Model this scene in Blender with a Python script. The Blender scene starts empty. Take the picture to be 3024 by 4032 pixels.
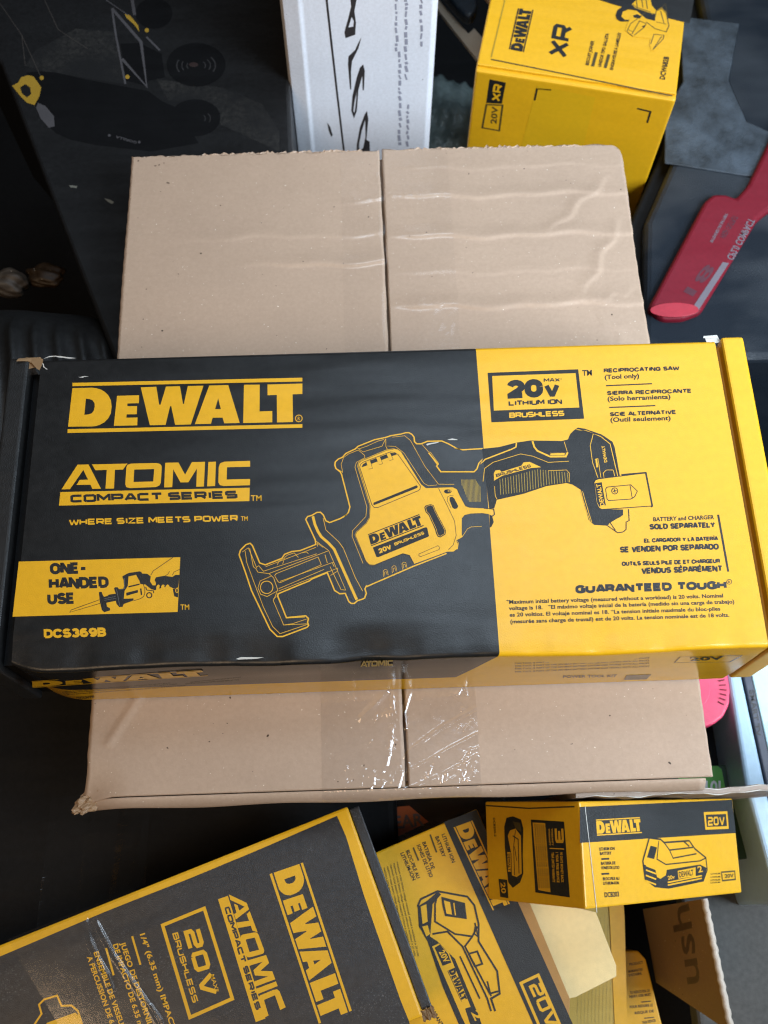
import bpy, bmesh, math, random
from mathutils import Vector, Matrix, Euler
from mathutils.geometry import tessellate_polygon
random.seed(7)
SC = bpy.context.scene
COL = SC.collection
# ------------------------------------------------------------------ camera
cd = bpy.data.cameras.new('camera'); cam = bpy.data.objects.new('camera', cd); COL.objects.link(cam)
cam.location = (-.0135, -.2869, .582); cam.rotation_euler = (.3766, -.0033, -.0330)
cd.sensor_width = 36; cd.lens = 35.714; cd.clip_start = .01; cd.clip_end = 50
cd.dof.use_dof = True; cd.dof.focus_distance = .53; cd.dof.aperture_fstop = 15.0
SC.camera = cam
# ------------------------------------------------------------------ world + lamps
w = bpy.data.worlds.new('World'); SC.world = w; w.use_nodes = True
bg = w.node_tree.nodes['Background']; bg.inputs[0].default_value = (.8, .8, .8, 1); bg.inputs[1].default_value = .03
def area(name, loc, target, size, power, col, sy=None, spread=None):
    l = bpy.data.lights.new(name, 'AREA'); l.energy = power; l.color = col; l.size = size
    if sy: l.shape = 'RECTANGLE'; l.size_y = sy
    if spread: l.spread = math.radians(spread)
    o = bpy.data.objects.new(name, l); COL.objects.link(o); o.location = loc
    o.rotation_euler = (Vector(target) - Vector(loc)).to_track_quat('-Z', 'Y').to_euler()
    return o
area('doorway_light', (.78, -.30, .60), (.28, .10, 0), .45, 7.0, (.72, .86, 1), .6, 84)
area('hatch_light', (1.05, 1.15, 1.9), (.2, .1, 0), 1.3, 17, (.66, .82, 1), 1.5)
area('ceiling_light', (.20, .46, 1.9), (0, -.1, 0), .55, 8.5, (.70, .85, 1), .42)
area('room_lamp', (-.6, -.9, 1.5), (-.05, 0, 0), .8, 12, (1, .70, .42), .8)
SC.view_settings.view_transform = 'Standard'; SC.view_settings.look = 'None'
SC.cycles.filter_width = 1.2
SC.view_settings.exposure = -.14; SC.view_settings.gamma = 1
LOGO=[([(0.0099,0.8919),(0.0923,0.8925),(0.1121,0.8813),(0.1332,0.8485),(0.1516,0.7946),(0.1661,0.7167),(0.1753,0.627),(0.1786,0.4952),(0.1747,0.3641),(0.1635,0.2674),(0.1483,0.1986),(0.1285,0.1487),(0.1088,0.1232),(0.0923,0.1188),(-0.0086,0.1232)],[[(0.0679,0.6718),(0.0844,0.664),(0.0969,0.6352),(0.1048,0.5793),(0.1061,0.5119),(0.1022,0.4359),(0.0936,0.3817),(0.0811,0.3585),(0.0613,0.3514)]]),([(0.2017,0.716),(0.2966,0.7184),(0.2953,0.5595),(0.2465,0.5585),(0.2459,0.5035),(0.2881,0.5022),(0.2868,0.3402),(0.2432,0.3417),(0.2419,0.2745),(0.29,0.2757),(0.2887,0.1198),(0.1879,0.1211)],[]),([(0.3039,0.8767),(0.3705,0.882),(0.383,0.5198),(0.3889,0.5192),(0.412,0.8807),(0.472,0.8836),(0.4852,0.5245),(0.4891,0.5241),(0.5063,0.8831),(0.5735,0.8823),(0.5194,0.1142),(0.4515,0.1121),(0.4351,0.4838),(0.4298,0.4844),(0.4107,0.1163),(0.3428,0.1173)],[]),([(0.5985,0.8827),(0.6803,0.8834),(0.7297,0.1229),(0.6632,0.1207),(0.6559,0.2346),(0.6131,0.236),(0.6058,0.1174),(0.5366,0.1185)],[[(0.6368,0.6219),(0.6486,0.4066),(0.6236,0.4061)]]),([(0.7482,0.8825),(0.8161,0.8784),(0.8154,0.3403),(0.8701,0.3438),(0.8701,0.1205),(0.7449,0.1183)],[]),([(0.8497,0.878),(1,0.8807),(1,0.6697),(0.9578,0.668),(0.9598,0.1173),(0.8906,0.1154),(0.8899,0.6628),(0.8497,0.6609)],[]),([(0.0105,0.9989),(1,1),(1,0.9235),(0.0099,0.9317)],[]),([(-0.0105,0.0745),(1,0.0703),(1,-0),(-0.0112,0.0012)],[])]
ATOM=[([(0.085,0.9917),(0.1432,0.9934),(0.2087,-0.0073),(0.1636,-0.0109),(0.1541,0.1594),(0.0799,0.1663),(0.0959,0.366),(0.141,0.3697),(0.1156,0.7731),(0.045,-0.002),(0,-0)],[]),([(0.1614,0.9904),(0.3486,0.9935),(0.3253,0.7497),(0.283,0.7511),(0.2779,-0.0133),(0.2327,-0.0113),(0.24,0.7525),(0.1796,0.7456)],[]),([(0.369,0.9902),(0.5041,0.9907),(0.5223,0.9482),(0.5296,0.8738),(0.5311,0.8059),(0.526,0.1869),(0.5187,0.0699),(0.5004,0.011),(0.3617,-0.0106),(0.3435,0.0318),(0.3377,0.1454),(0.3435,0.848),(0.3508,0.9482)],[[(0.3851,0.7399),(0.4909,0.7449),(0.4858,0.2388),(0.3814,0.2337)]]),([(0.5494,0.9945),(0.6196,0.9943),(0.6547,0.4867),(0.6913,0.9995),(0.7608,0.9995),(0.7543,-0.0094),(0.714,-0.0138),(0.7176,0.7301),(0.6722,0.1737),(0.6305,0.175),(0.5918,0.7227),(0.5867,-0.0092),(0.5435,-0.0132)],[]),([(0.7784,0.991),(0.8187,0.9957),(0.8136,-0.0024),(0.7718,-0.0067)],[]),([(1,1),(1,0.7571),(0.8774,0.7546),(0.8752,0.2525),(1,0.2542),(0.9993,0.0001),(0.8591,-0.0101),(0.8393,0.0327),(0.8312,0.147),(0.8334,0.7675),(0.8407,0.9243),(0.8627,0.9885)],[])]
ART={
'saw_top':[
('brand_logo','L','yellow',1,[(-175.06,74.44),(-44.33,73.49),(-44.49,42.04),(-172.59,43.05)]),
('brand_logo','S','yellow',1,[(-44.55,47.81),(-44.64,47.17),(-44.91,46.6),(-45.32,46.15),(-45.85,45.87),(-46.42,45.79),(-47,45.91),(-47.52,46.22),(-47.93,46.7),(-48.2,47.29),(-48.29,47.94),(-48.19,48.58),(-47.93,49.15),(-47.51,49.6),(-46.99,49.88),(-46.41,49.97),(-45.83,49.84),(-45.31,49.53),(-44.9,49.05),(-44.64,48.46)],0.47,1),
('brand_logo','T','yellow',1,[(-47.02,46.75),(-45.74,46.71),(-47.01,49.03)],'R','sans'),
('series_logo','A','yellow',1,[(-175.75,23.88),(-73.09,22.88),(-72.88,8.39),(-174.56,9.33)]),
('series_logo','P','yellow',1,[(-175.02,7.73),(-73.09,6.94),(-73.13,-0.86),(-175.11,-0.12)],[]),
('series_logo','T','black',2,[(-169.2,1.44),(-78.7,0.92),(-169.66,5.94)],'COMPACT SERIES','techb'),
('series_logo','T','yellow',1,[(-72.39,-0.81),(-66.61,-0.92),(-72.47,2.64)],'TM','sans'),
('slogan_text','T','yellow',1,[(-168.91,-11.56),(-78.62,-12.12),(-169.25,-8.16)],'WHERE SIZE MEETS POWER','tech'),
('slogan_text','T','yellow',1,[(-77.52,-12.08),(-73.85,-12.12),(-77.61,-9.39)],'TM','sans'),
('one_hand_panel','P','yellow',1,[(-193.54,-31.2),(-108.99,-31.59),(-109.21,-61.4),(-193.83,-61.07)],[]),
('one_hand_panel','T','black',2,[(-176.34,-38.93),(-157.06,-39.02),(-177.06,-32.5)],'ONE-','blk'),
('one_hand_panel','T','black',2,[(-176.26,-47.01),(-145.31,-47.23),(-176.96,-40.66)],'HANDED','blk'),
('one_hand_panel','T','black',2,[(-176.24,-55.28),(-162.12,-55.3),(-176.97,-49)],'USE','blk'),
('one_hand_panel','T','yellow',1,[(-107.78,-60.28),(-103.28,-60.34),(-107.96,-57.3)],'TM','sans'),
('model_number','T','yellow',1,[(-176.66,-73.1),(-144.83,-73.2),(-177.23,-68.22)],'DCS369B','blk'),
('one_hand_panel','P','black',2,[(-150.39,-49.54),(-149.92,-49.21),(-149,-49.33),(-148.13,-51.34),(-147.47,-52),(-145.66,-51.42),(-145.28,-50.92),(-141.61,-50.48),(-142.69,-47.64),(-142.23,-47.01),(-140.79,-47.05),(-140.1,-48.16),(-137.86,-47.8),(-137.52,-46.52),(-138.17,-42.59),(-138.61,-42.14),(-138.67,-41.04),(-135.66,-39.4),(-130.1,-38.71),(-129.05,-38.96),(-128.58,-39.94),(-125.87,-40.16),(-123.93,-41.75),(-124.21,-44.36),(-122.86,-46.57),(-121.21,-46.63),(-121.06,-45.33),(-121.84,-43.78),(-121.21,-42.28),(-116.89,-41.55),(-112.71,-42.35),(-111.1,-41.31),(-108.98,-41.38),(-109.34,-47.89),(-110.79,-48.71),(-112.03,-48.67),(-113.09,-47.98),(-114.57,-47.28),(-119.06,-48.43),(-121.49,-49.3),(-123.59,-48.5),(-126.61,-46.01),(-129.1,-45.71),(-129.83,-43.73),(-131.66,-40.54),(-135.55,-41.37),(-135.66,-46.58),(-137.16,-49.12),(-137.32,-53.42),(-132.39,-53.37),(-132.13,-54.45),(-137.15,-56.2),(-137.68,-57.68),(-139.31,-57.84),(-140.85,-56.08),(-141.36,-54.35),(-146.23,-55.26),(-145.68,-57.41),(-144.2,-58.1),(-143.91,-59.39),(-146.92,-60.26),(-148.23,-59.03),(-149.54,-54.72)],[]),
('one_hand_panel','P','black',2,[(-136.27,-50.23),(-130.38,-48.83),(-130.1,-50.22),(-135.97,-51.83)],[]),
('one_hand_panel','P','black',2,[(-129.26,-48.09),(-128.44,-48.12),(-127.88,-51.59),(-128.58,-51.69)],[]),
('one_hand_panel','P','black',2,[(-135.33,-46.59),(-129.61,-45.39),(-129.49,-46.13),(-135.2,-47.37)],[]),
('one_hand_panel','S','black',2,[(-127.61,-45.89),(-126.7,-48.17),(-126.57,-50.77),(-127.1,-52.47),(-128.68,-53.62),(-132.11,-54.66)],0.31,0),
('one_hand_panel','S','black',2,[(-122.93,-51.97),(-122.97,-52.39),(-123.14,-52.77),(-123.41,-53.06),(-123.77,-53.25),(-124.18,-53.3),(-124.59,-53.22),(-124.96,-53.01),(-125.27,-52.7),(-125.48,-52.31),(-125.56,-51.88),(-125.52,-51.45),(-125.35,-51.08),(-125.08,-50.78),(-124.72,-50.6),(-124.31,-50.54),(-123.9,-50.62),(-123.53,-50.83),(-123.22,-51.15),(-123.01,-51.54)],0.59,1),
('one_hand_panel','S','black',2,[(-126.33,-47.32),(-125.63,-49.08),(-122.09,-49.62),(-122.03,-50.92)],0.44,0),
('one_hand_panel','P','black',2,[(-112.23,-48.88),(-110.79,-48.71),(-109.33,-48.11),(-109.28,-53.58),(-111.24,-53)],[]),
('one_hand_panel','S','yellow',3,[(-109.35,-49.84),(-109.41,-50.44),(-109.63,-50.87),(-109.96,-51.02),(-110.29,-50.85),(-110.55,-50.4),(-110.67,-49.79),(-110.6,-49.19),(-110.38,-48.75),(-110.06,-48.6),(-109.72,-48.78),(-109.46,-49.23)],0.38,1),
('one_hand_panel','P','yellow',3,[(-120.79,-49.24),(-120.69,-47.08),(-119.9,-46.24),(-118.97,-46.7),(-119.23,-48.21),(-120.08,-49.48)],[]),
('one_hand_panel','P','yellow',3,[(-118.32,-49.32),(-118.21,-47.16),(-117.42,-46.32),(-116.49,-46.79),(-116.75,-48.29),(-117.6,-49.56)],[]),
('one_hand_panel','P','yellow',3,[(-116,-49.4),(-115.89,-47.24),(-115.1,-46.4),(-114.17,-46.86),(-114.44,-48.37),(-115.29,-49.64)],[]),
('one_hand_panel','S','black',2,[(-149.83,-53.51),(-164,-58.5),(-164.64,-59.75),(-149.49,-55.49)],0.32,0),
('one_hand_panel','S','black',2,[(-112.95,-31.66),(-122.83,-38.73),(-124.04,-41.1)],0.33,0),
('one_hand_panel','S','black',2,[(-114.3,-39.24),(-115.06,-40.74),(-116.47,-41.65)],0.29,0),
('one_hand_panel','S','black',2,[(-109.06,-38.31),(-111.99,-39.75),(-112.75,-41.47)],0.29,0),
('one_hand_panel','S','grey',3,[(-137.57,-42.17),(-137.24,-47.82),(-139.66,-48.61)],0.22,0),
('one_hand_panel','S','grey',3,[(-147.4,-53.08),(-141.51,-51.99)],0.2,0),
('one_hand_panel','S','grey',3,[(-147.34,-53.94),(-141.44,-53.06)],0.2,0),
('one_hand_panel','S','grey',3,[(-141.34,-48.12),(-139.14,-57.21)],0.22,0),
('saw_illustration','S','yellow',1,[(31.11,-34.17),(13.28,-40.7),(-11.41,-50.96),(-11.66,-50.66),(-12.42,-52.13),(-11.78,-54.64),(-12.8,-57.34),(-16.64,-58.55),(-18.1,-59.88),(-19.76,-59.83),(-20.93,-58.8),(-22.74,-54.28),(-25.6,-54.43),(-28.19,-52.6),(-31.87,-42.69),(-40.06,-45.95),(-41.27,-46.91),(-46.06,-48.76),(-57.51,-53.36),(-57.74,-54.59),(-53.21,-66.31),(-43.3,-65.67),(-41.89,-67.18),(-42.37,-69.11),(-41.82,-70.83),(-42.63,-71.77),(-55.08,-76.19),(-57.89,-76.09),(-61.67,-72.1),(-71.34,-51.16),(-74.84,-40.5),(-78.13,-31.23),(-77.45,-28.69),(-74.59,-25.7),(-72.42,-25),(-71.19,-26.33),(-67.21,-36.19),(-64.31,-37.31),(-55.65,-34.03),(-54.21,-31.78),(-50.34,-30.37),(-45.98,-30),(-37.72,-26.83),(-37.94,-24.34),(-42.97,-12.42),(-41.98,-10.88),(-39.52,-10.17),(-37.05,-8.66),(-35.08,-8.57),(-33.62,-10.1),(-32.2,-13.57),(-30.25,-14.69),(-24.33,-12.52),(-20.85,-10.26),(-23,-11.96),(-20.15,-9.33),(-19.21,-6.07),(-23.28,12.97),(-24.02,14.69),(-26.31,16.74),(-26.9,18.74),(-26.6,20.72),(-24.92,22.37),(-22.56,23.44),(-20.7,25.66),(-15.43,28.19),(-14.09,29.64),(-4.84,33.37),(1.48,34.62),(4.13,35.52),(9.94,36.37),(12.59,37.1),(14.43,37.04),(15.95,36),(17.08,34.22),(17.17,31.49),(18.31,30.13),(20.66,30.05),(24.39,31.49),(32.24,31.4),(35.8,29.55),(40.32,26.52),(43.4,25.67),(39.09,27.01),(43.22,25.67),(54.61,26.04)],0.7,0),
('saw_illustration','S','yellow',2,[(24.56,24.46),(29.39,17.45),(28.55,16.34),(30.69,12.88),(48.77,12.28),(50.43,13.92),(51.7,17.28),(53.68,19.49),(52.71,16.88),(55.41,19.55),(70.13,25.06),(72.77,26.37),(73.24,28.96)],0.73,0),
('saw_illustration','P','yellow',1,[(-14.65,17.77),(-14.07,20.02),(-12.22,21.38),(1.74,27.22),(5.41,27.67),(7.73,27.02),(9.49,25.53),(19.5,5.94),(21.96,3.63),(36.62,3.7),(38.86,2.51),(40.16,-1.42),(42.84,-7.58),(44.82,-8.47),(51.42,-9.07),(56.2,-9.88),(55.58,-12.69),(51.21,-11.97),(45.1,-12.04),(42,-12.76),(40.36,-14.61),(39.78,-23.79),(40.22,-24.88),(36.56,-26.9),(37.44,-29.07),(37.02,-31.72),(34.67,-33.23),(31.67,-33.13),(13.84,-39.4),(13.36,-38.86),(11.55,-34.58),(8.1,-33.41),(-7.11,-39.49),(-9.84,-39.24),(-11.53,-37.24),(-17.05,-22.16),(-16.1,-20.31),(-10.92,-15.62),(-9.06,-12.42),(-8.61,-5.87)],[]),
('saw_illustration','S','black',2,[(-13.37,17.16),(-12.81,18.84),(-11.48,19.94),(3.77,25.72),(5.84,25.36),(7.87,23.86),(19.19,4.84),(18.84,2.9),(17.78,2.1),(-4.05,-6.85),(-6.1,-6.94),(-7.47,-5.09)],0.34,1),
('saw_illustration','P','black',2,[(-6.41,-4.02),(17.16,5.35),(17.79,4.6),(17.45,3.78),(-6.05,-5.41),(-6.65,-5.11)],[]),
('saw_illustration','P','black',2,[(-12.33,17.24),(-11.51,18.8),(-9.14,20.43),(3.75,25.14),(6.09,24.95),(7.36,24.16),(-12.08,17)],[]),
('saw_illustration','P','yellow',3,[(-9.66,20.16),(-7.57,20.95),(-6.42,16.08),(-8.5,15.7)],[]),
('saw_illustration','S','black',4,[(-8.5,15.7),(-6.42,16.08),(-7.57,20.95)],0.21,0),
('saw_illustration','P','yellow',3,[(-4.15,22.26),(-2.15,23.05),(-0.74,18.73),(-2.73,18.11)],[]),
('saw_illustration','S','black',4,[(-2.73,18.11),(-0.74,18.73),(-2.15,23.05)],0.21,0),
('saw_illustration','P','yellow',3,[(1.55,24.64),(3.49,25.27),(5.06,21.1),(3.06,20.42)],[]),
('saw_illustration','S','black',4,[(3.06,20.42),(5.06,21.1),(3.49,25.27)],0.21,0),
('saw_illustration','P','black',2,[(20.63,-7.67),(21.45,-6.6),(24.3,-5.86),(25.78,-6.74),(26.64,-9.79),(31.59,-21.36),(31.11,-23.5),(28.35,-25.12),(26.96,-24.7),(25.98,-22.25),(25.81,-20.63),(22.7,-12.11),(21.26,-10.43)],[]),
('saw_illustration','S','yellow',3,[(21.4,-7.69),(22.2,-7.06),(24.27,-6.41),(25.35,-7.16),(26.22,-10.05),(31.03,-21.34),(30.63,-23.05),(28.39,-24.37),(27.4,-24.07),(26.65,-22),(26.43,-20.38),(23.14,-11.58),(21.79,-10.06)],0.21,1),
('saw_illustration','P','black',2,[(34.57,-2.34),(36.02,-2),(37.08,-3.09),(38.91,-7.45),(38.32,-8.8),(36.72,-9.13),(35.66,-8.17),(34.47,-4)],[]),
('saw_illustration','S','black',2,[(35.11,-8.7),(33.18,-4.23),(33.46,-2.03),(35.05,-1.14),(36.81,-1.59)],0.21,0),
('saw_illustration','P','black',2,[(35.85,1.11),(35.66,0.65),(35.2,0.27),(34.52,0.02),(33.73,-0.04),(32.95,0.08),(32.3,0.36),(31.88,0.77),(31.75,1.25),(31.93,1.71),(32.4,2.09),(33.08,2.33),(33.87,2.4),(34.65,2.28),(35.3,1.99),(35.72,1.58)],[]),
('saw_illustration','S','yellow',3,[(35.45,1.35),(35.33,1.1),(35.04,0.93),(34.65,0.87),(34.27,0.95),(34,1.14),(33.91,1.4),(34.03,1.64),(34.32,1.82),(34.71,1.87),(35.09,1.79),(35.36,1.6)],0.23,1),
('saw_illustration','L','black',2,[(-10.25,-22.12),(17.76,-11.4),(19.86,-18.27),(-8.18,-28.72)]),
('saw_illustration','P','black',2,[(-7.65,-29.59),(20.58,-19.1),(21.58,-19.3),(22.35,-24.01),(21.82,-24.53),(-4.97,-35.09),(-5.96,-34.79)],[]),
('saw_illustration','T','yellow',3,[(-4.15,-33.1),(2.45,-30.56),(-5.04,-30.51)],'20V','blk'),
('saw_illustration','T','yellow',3,[(4.11,-29.02),(20.14,-22.86),(3.58,-27.42)],'BRUSHLESS','tech'),
('saw_illustration','S','black',2,[(16.59,-33.95),(26.84,-29.67),(27.79,-30.77),(27.22,-31.92),(17.26,-35.56),(16.45,-34.74)],0.25,1),
('saw_illustration','S','black',2,[(28.87,3.12),(32.26,-5.03),(36.45,-16.11),(36.82,-24.23),(34.89,-29.51),(32.06,-32.35)],0.27,0),
('saw_illustration','S','black',2,[(21.96,3.63),(36.62,3.7),(38.85,2.4),(40.16,-1.42),(42.84,-7.58),(44.82,-8.47),(51.42,-9.07)],0.26,0),
('saw_illustration','S','black',2,[(13.6,-39.13),(11.55,-34.58),(8.1,-33.41),(-7.1,-39.33),(-9.83,-39.03),(-11.52,-36.98),(-16.75,-22.17),(-15.8,-20.43),(-10.62,-15.74),(-8.81,-12.54),(-8.31,-5.88),(-14.13,17.75),(-13.72,19.73),(-12.08,20.92),(1.73,26.76),(5.39,27.21)],0.26,0),
('saw_illustration','S','yellow',1,[(-22.74,14.08),(-23.42,19.19),(-22.05,23.13),(-19.14,25.32),(-13.89,27.44),(-10.59,24.18),(-10.37,22.75)],0.25,0),
('saw_illustration','S','yellow',1,[(-14.89,29.2),(-11.32,26.21),(-0.79,29.31),(1.45,33.86)],0.24,0),
('saw_illustration','S','yellow',1,[(1.44,33.57),(1.29,29.25),(2.01,27.5)],0.26,0),
('saw_illustration','S','yellow',1,[(5.15,34.61),(11.99,35.26),(15,32.26),(22.08,16.56),(29.01,5.63),(37.48,5.24)],0.24,0),
('saw_illustration','S','yellow',1,[(2.08,29.33),(6.5,28.96),(11.03,24.9),(21.07,6.45),(23.56,4.8),(28.21,5.21)],0.23,0),
('saw_illustration','S','yellow',1,[(-10.37,22.75),(-15.11,20.06),(-15.96,17.25),(-10.15,-6.37),(-10.82,-11.82),(-18.1,-19.71),(-18.43,-22.92),(-13.05,-38.24)],0.24,0),
('saw_illustration','S','yellow',1,[(21.16,29.74),(24.59,25.03),(25.61,24.71),(29.68,18.01),(28.86,17.18),(24.8,24.16)],0.25,0),
('saw_illustration','S','yellow',1,[(-13.61,28.01),(-9.14,29.59),(-2.78,32.55),(0.39,33.32)],0.24,0),
('saw_illustration','S','yellow',1,[(-26.56,17.03),(-22.99,14.65)],0.24,0),
('saw_illustration','S','yellow',1,[(37.01,-31.98),(37.72,-28.54),(36.82,-26.8),(39.95,-25.14),(43.01,-20.66),(45.1,-19.65),(50.68,-19.57)],0.24,0),
('saw_illustration','S','yellow',1,[(-2.45,-46.02),(-2.63,-42.78),(-1.71,-41.98),(-0.62,-42.22),(-0.04,-45.22)],0.21,0),
('saw_illustration','S','yellow',1,[(-1.83,-45.42),(-1.91,-43.43),(-1.05,-43.15),(-0.62,-44.94)],0.21,0),
('saw_illustration','S','yellow',1,[(2.19,-44.09),(2.01,-40.84),(2.94,-40.04),(4.03,-40.28),(4.61,-43.29)],0.21,0),
('saw_illustration','S','yellow',1,[(2.81,-43.49),(2.74,-41.5),(3.59,-41.21),(4.02,-43)],0.21,0),
('saw_illustration','S','yellow',1,[(7.53,-42.28),(7.37,-39.03),(8.3,-38.22),(9.39,-38.46),(9.96,-41.48)],0.21,0),
('saw_illustration','S','yellow',1,[(8.16,-41.68),(8.09,-39.68),(8.95,-39.4),(9.37,-41.19)],0.21,0),
('saw_illustration','S','yellow',2,[(-39.13,-10.81),(-38.09,-15.48),(-36.43,-19.71),(-34.75,-22.63),(-30.91,-26.38),(-28.05,-29.83),(-26.2,-34.5),(-16.86,-57.95)],1.42,0),
('saw_illustration','S','yellow',1,[(-33.65,-11.94),(-32.27,-18.81),(-25.56,-25.78),(-23.2,-29.47),(-17.29,-45.95),(-13.65,-53.34)],0.29,0),
('saw_illustration','S','yellow',1,[(-59.46,-43.54),(-58.51,-42.31),(-36.58,-33.9),(-34.94,-38.29),(-56.58,-47.4),(-57.53,-46.87),(-59.22,-43.8)],0.27,0),
('saw_illustration','S','yellow',1,[(-68.63,-38.18),(-67.67,-37.7),(-65.24,-40.82),(-37.28,-32.08)],0.26,0),
('saw_illustration','S','yellow',1,[(-69.1,-39.43),(-68.12,-41.23),(-62.35,-42.18),(-31.46,-30.74)],0.28,0),
('saw_illustration','S','yellow',1,[(-62.35,-42.18),(-59.94,-44.53),(-57.76,-51.11),(-58.93,-54.55),(-60.01,-56.99),(-54.62,-70.16),(-42.38,-69.94)],0.28,0),
('saw_illustration','S','yellow',1,[(-57.28,-51.88),(-31.14,-41.96)],0.26,0),
('saw_illustration','S','yellow',1,[(-57.28,-50.63),(-33.53,-40.87)],0.26,0),
('saw_illustration','S','yellow',1,[(-76.46,-29.75),(-73.35,-27.54),(-72.35,-29.89),(-68.62,-39.19)],0.27,0),
('saw_illustration','S','yellow',1,[(-75.02,-29.29),(-73.95,-35.97),(-68.98,-49.74),(-65.06,-60.28),(-60.27,-70.7),(-56.49,-74.69),(-42.38,-70.23)],0.28,0),
('saw_illustration','S','yellow',1,[(-72.62,-27.83),(-70.55,-38.11),(-69.1,-39.43)],0.28,0),
('saw_illustration','S','yellow',1,[(-37.7,-24.86),(-30.97,-30.5),(-27.03,-40.58),(-22.46,-52.54),(-24.84,-52.21),(-30.38,-39.45)],0.28,0),
('saw_illustration','S','yellow',1,[(-36.76,-27.99),(-36.98,-26.18),(-33.85,-28.6)],0.28,0),
('saw_illustration','S','yellow',1,[(-31.14,-42.21),(-26.3,-40.35),(-26.57,-42.11),(-30.21,-44.26)],0.26,0),
('saw_illustration','S','yellow',1,[(-29.14,-37.46),(-28.21,-39.53)],0.28,0),
('saw_illustration','S','yellow',1,[(-56.58,-46.65),(-28.41,-36.98)],0.26,0),
('saw_illustration','S','yellow',1,[(-58.05,-37.51),(-57.1,-35.51),(-54.21,-33.82),(-55.16,-37.1)],0.27,0),
('saw_illustration','S','yellow',1,[(-54.21,-33.57),(-52.76,-32.34),(-49.13,-31.18),(-46.96,-33.81)],0.27,0),
('saw_illustration','S','yellow',1,[(-45.02,-31.31),(-42.6,-30.88),(-41.64,-31.94)],0.27,0),
('saw_illustration','S','yellow',1,[(-54.62,-70.16),(-49.91,-69.59),(-42.83,-67.39)],0.26,0),
('saw_illustration','S','yellow',1,[(-32.94,-32.74),(-31.79,-37.37)],0.28,0),
('saw_illustration','S','yellow',1,[(-64.06,-38.33),(-37.73,-28.47)],0.26,0),
('saw_illustration','S','yellow',1,[(-59.88,-56.01),(-58.46,-54.82)],0.26,0),
('saw_illustration','S','yellow',1,[(-53.21,-66.56),(-43.77,-66.38)],0.26,0),
('saw_illustration','S','yellow',1,[(-60.24,-49.78),(-60.35,-50.66),(-60.67,-51.46),(-61.18,-52.15),(-61.85,-52.66),(-62.63,-52.97),(-63.46,-53.06),(-64.3,-52.92),(-65.09,-52.55),(-65.76,-51.99),(-66.28,-51.28),(-66.62,-50.45),(-66.74,-49.56),(-66.63,-48.69),(-66.32,-47.88),(-65.81,-47.19),(-65.14,-46.67),(-64.36,-46.36),(-63.52,-46.27),(-62.67,-46.41),(-61.89,-46.78),(-61.21,-47.34),(-60.69,-48.07),(-60.36,-48.9)],0.4,1),
('saw_illustration','S','yellow',1,[(-57.99,-51.85),(-63.21,-54.66),(-66.55,-53.31),(-68.02,-49.77),(-66.87,-46.06),(-60.9,-43.49)],0.28,0),
('saw_illustration','P','black',1,[(54.19,25.96),(63.51,26.67),(73.42,29.14),(81.11,30.1),(98.39,29.25),(101.86,30.07),(103.46,33.3),(105.82,35.57),(108.1,37.1),(111.85,36.31),(120.78,32.45),(126.19,27.87),(127.07,24.58),(127.87,6.65),(116.07,5.68),(113.37,3.96),(113.32,-7.7),(115.34,-11.76),(127.22,-12.42),(126.88,-15.23),(125.49,-16.51),(119.4,-19.38),(117.93,-21.43),(110.64,-20.66),(108.1,-17.69),(106.95,-9.26),(105.84,-0.3),(101.61,2.99),(98.38,4),(87.43,2.56),(74.61,-1.51),(59.89,-4.59),(58.13,-9.42),(55.48,-9.51)],[]),
('saw_illustration','P','black',1,[(55.32,-12.86),(56.73,-13.78),(57.29,-17.31),(55.87,-19.89),(55.02,-20.38)],[]),
('saw_illustration','S','black',2,[(52.54,-9.23),(57.84,-9.94),(58.03,-12.95),(56.72,-13.96)],0.49,0),
('saw_illustration','S','yellow',2,[(107.14,36),(112.97,34.86),(120.21,31.15),(124.76,26.52),(126.67,7.14)],0.42,0),
('saw_illustration','S','black',3,[(107.61,36.45),(120.27,31.71),(125.58,27.05),(127.51,7.11)],0.33,0),
('saw_illustration','S','yellow',2,[(116.15,32.88),(113.7,25.95),(113.84,15.78),(115.75,6.59)],0.33,0),
('saw_illustration','S','yellow',2,[(53.23,6.4),(54.61,14.07),(59.47,17.57),(74.94,22.13),(81.54,20.53),(89.58,16.58),(100.94,16.85)],0.32,0),
('saw_illustration','S','yellow',2,[(89.11,11.57),(99.16,11.69),(100.47,9.82),(99.92,4.4)],0.29,0),
('saw_illustration','S','yellow',2,[(115.3,17.57),(117.03,17.97),(117.42,6.54)],0.3,0),
('saw_illustration','S','yellow',2,[(119.08,6.48),(118.97,9.21),(120.85,10.97),(124.6,10.85),(125.01,7.19)],0.31,0),
('saw_illustration','S','yellow',2,[(59.25,3.49),(59.23,-2.34),(59.92,-4.15)],0.31,0),
('saw_illustration','S','yellow',2,[(105.43,-0.29),(107.17,-11.04),(108.82,-18.59)],0.3,0),
('saw_illustration','S','yellow',2,[(106.57,-1.22),(108.31,-11.97),(109.59,-19.05)],0.3,0),
('saw_illustration','S','yellow',2,[(99.61,28.74),(100.69,22.67)],0.32,0),
('saw_illustration','S','yellow',2,[(82.17,29.6),(82.87,26.04),(84.34,23.67),(91.15,19.93),(99.55,19.75),(100.89,22.2)],1,0),
('saw_illustration','P','yellow',2,[(91.37,22.23),(99.8,22.23),(99.17,20.13),(90.61,20.41)],[]),
('saw_illustration','S','black',3,[(91.61,22.04),(99.53,22.06),(99.04,20.5),(90.8,20.59)],0.25,1),
('saw_illustration','P','yellow',2,[(59.24,6.65),(59.4,11),(60.36,12.7),(62.88,12.89),(63.63,11.77),(74.77,15.05),(76.19,17.02),(79.56,17.19),(85.55,13.78),(80.08,13.51),(63.86,9.4)],[]),
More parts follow.
